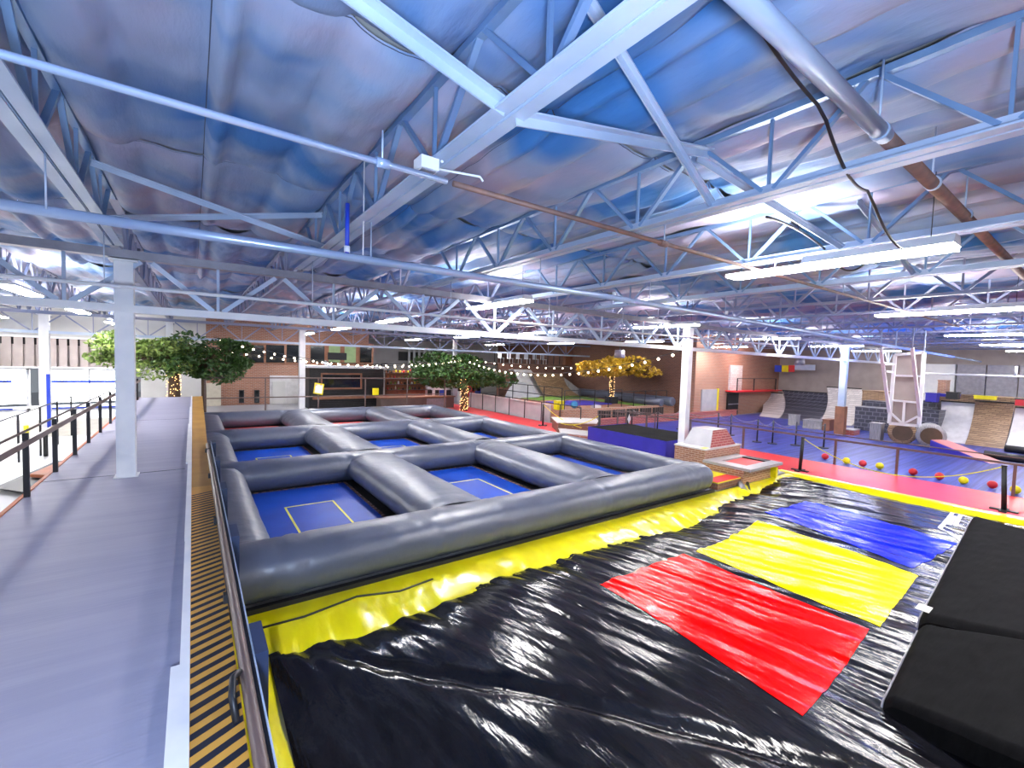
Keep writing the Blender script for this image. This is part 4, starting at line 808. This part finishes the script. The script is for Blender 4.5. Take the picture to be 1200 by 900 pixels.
ct = thing('service_counter', (11.5, 24.8, 0), 'long dark wood counter with grey front behind the grid', 'counter')
a = at(446, 466, 'y', 24.8); b = at(532, 466, 'y', 24.8); obj('counter_body', B(a[0], b[0], 24.8, 25.5, 0, a[2]-.06), 'brown', ct); obj('counter_top', B(a[0]-.05, b[0]+.05, 24.7, 25.6, a[2]-.06, a[2]), 'wood', ct); yb('grey_front', (500, 467, 522, 480), 24.79, .03, 'galv', ct)
kk = thing('white_kiosk', (15.3, 27, 0), 'white ticket kiosk with blue trim behind the central tree', 'kiosk')
a = at(501, 441, 'y', 27.2); b = at(526, 441, 'y', 27.2); obj('kiosk_body', B(a[0], b[0], 27.2, 28.2, 0, a[2]), 'white', kk); yb('blue_trim', (501, 448, 526, 450), 27.18, .04, 'blue', kk)
for k, (px, s) in enumerate(((501, 5), (510, 4), (515, 6), (523, 5))): yb('monitor', (px, 456, px+s, 463), 25.4, .06, 'black', ct) if False else tag(yb('monitor', (px, 457, px+s, 463), 25.3, .06, 'blue' if k == 2 else 'black'), 'small computer screen on the counter, %s' % ['leftmost of four', 'second of four', 'blue one', 'rightmost of four'][k], 'monitor')
for k, (px0, px1, m_, t) in enumerate(((536, 543, 'white', 'white'), (553, 557, 'red', 'red'), (558, 564, 'blue', 'blue'))):
    q0 = at(px0, 450, 'y', 27.5); q1 = at(px1, 450, 'y', 27.5); r = thing('vending_machine', ((q0[0]+q1[0])/2, 27.5, 0), '%s vending machine behind the central tree trunk' % t, 'vending machine'); obj('cabinet', B(q0[0], q1[0]-.03, 27.5, 28.1, 0, 1.9), m_, r); obj('front_glass', B(q0[0]+.04, q1[0]-.1, 27.47, 27.5, .8, 1.75), 'glassd', r)
# white upper wall with slats
wn = yb('window_9', (467, 412, 525, 424), 35.98, .05, 'black', kind='structure', label='dark opening with white vertical slats in the upper wall')
s0 = yb('slat', (478, 409, 480, 433), 35.8, .08, 'white', wn); st_ = (at(484, 420, 'y', 35.8)-at(478, 420, 'y', 35.8))[0]
for k in range(1, 9): cp(s0, wn, (k*st_, 0, 0))
sc = thing('steel_stair', (10.2, 29, 2.5), 'small dark steel stair on the bar roof', 'stairs')
obj('stringer', MB().bar(at(442, 436, 'y', 29), at(448, 426, 'y', 29), .08, .1), 'dark', sc)
for i in range(4): obj('tread', MB().bar(at(448, 426+3*i, 'y', 29), at(454, 426+3*i, 'y', 29), .04, .04), 'dark', sc)
tag(obj('white_strut', MB().bar(at(380, 424, 'y', 27), at(393, 435, 'y', 27), .18, .18), 'white'), 'white diagonal duct on the bar roof', 'duct')
mz = thing('mezzanine', (20, 27, 2.86), 'railed mezzanine above the dark brown brick wall', 'mezzanine')
obj('deck', B(16.8, 24, 25.8, 29.8, 2.7, 2.86), 'brown', mz)
for k in range(12): obj('post', B(17+k*.6, 17.04+k*.6, 25.85, 25.89, 2.86, 3.6), 'dark', mz)
obj('rail', B(17, 24, 25.85, 25.89, 3.56, 3.6), 'dark', mz)
for k in range(6): tag(obj('white_chair', MB().box(18+k*.8, 18.35+k*.8, 26.6, 26.95, 3.2, 3.24).box(18+k*.8, 18.35+k*.8, 26.92, 26.95, 3.24, 3.6).box(18.02+k*.8, 18.05+k*.8, 26.62, 26.65, 2.86, 3.2).box(18.3+k*.8, 18.33+k*.8, 26.62, 26.65, 2.86, 3.2), 'white'), 'small white chair on the mezzanine', 'chair', 'mezzanine chairs')

# string lights
def string(a, b, sag, n, label, off=0):
    pts = sagcable(a, b, sag, 30); r = thing('string_lights', a, label, 'string lights'); obj('wire', MB().tube(pts, .012, 5), 'cable', r)
    pb = None
    for k in range(n):
        t = (k+.5)/n; p = Vector(a).lerp(Vector(b), t)+Vector((0, 0, -sag*4*t*(1-t)))
        if pb is None: pb = obj('bulb', MB().ball((p.x, p.y, p.z-.08), .042, 8, 6), 'bulb', r); p0 = p
        else: cp(pb, r, p-p0)
string((.7, 22, 3.62), (12.9, 22.9, 3.1), .75, 30, 'upper festoon of warm bulbs from the dark green tree to the central tree')
string((.2, 22.6, 3.3), (12.9, 23.1, 3.05), .52, 26, 'lower festoon of warm bulbs from the dark green tree to the central tree')
string((13.0, 22.6, 3.0), (12.4, 8.3, 3.5), .75, 26, 'festoon of bulbs from the central tree to the second white column')
string((13.2, 22.4, 3.1), (20.5, 18.6, 3.0), .3, 16, 'short festoon of bulbs between the central tree and the yellow tree')
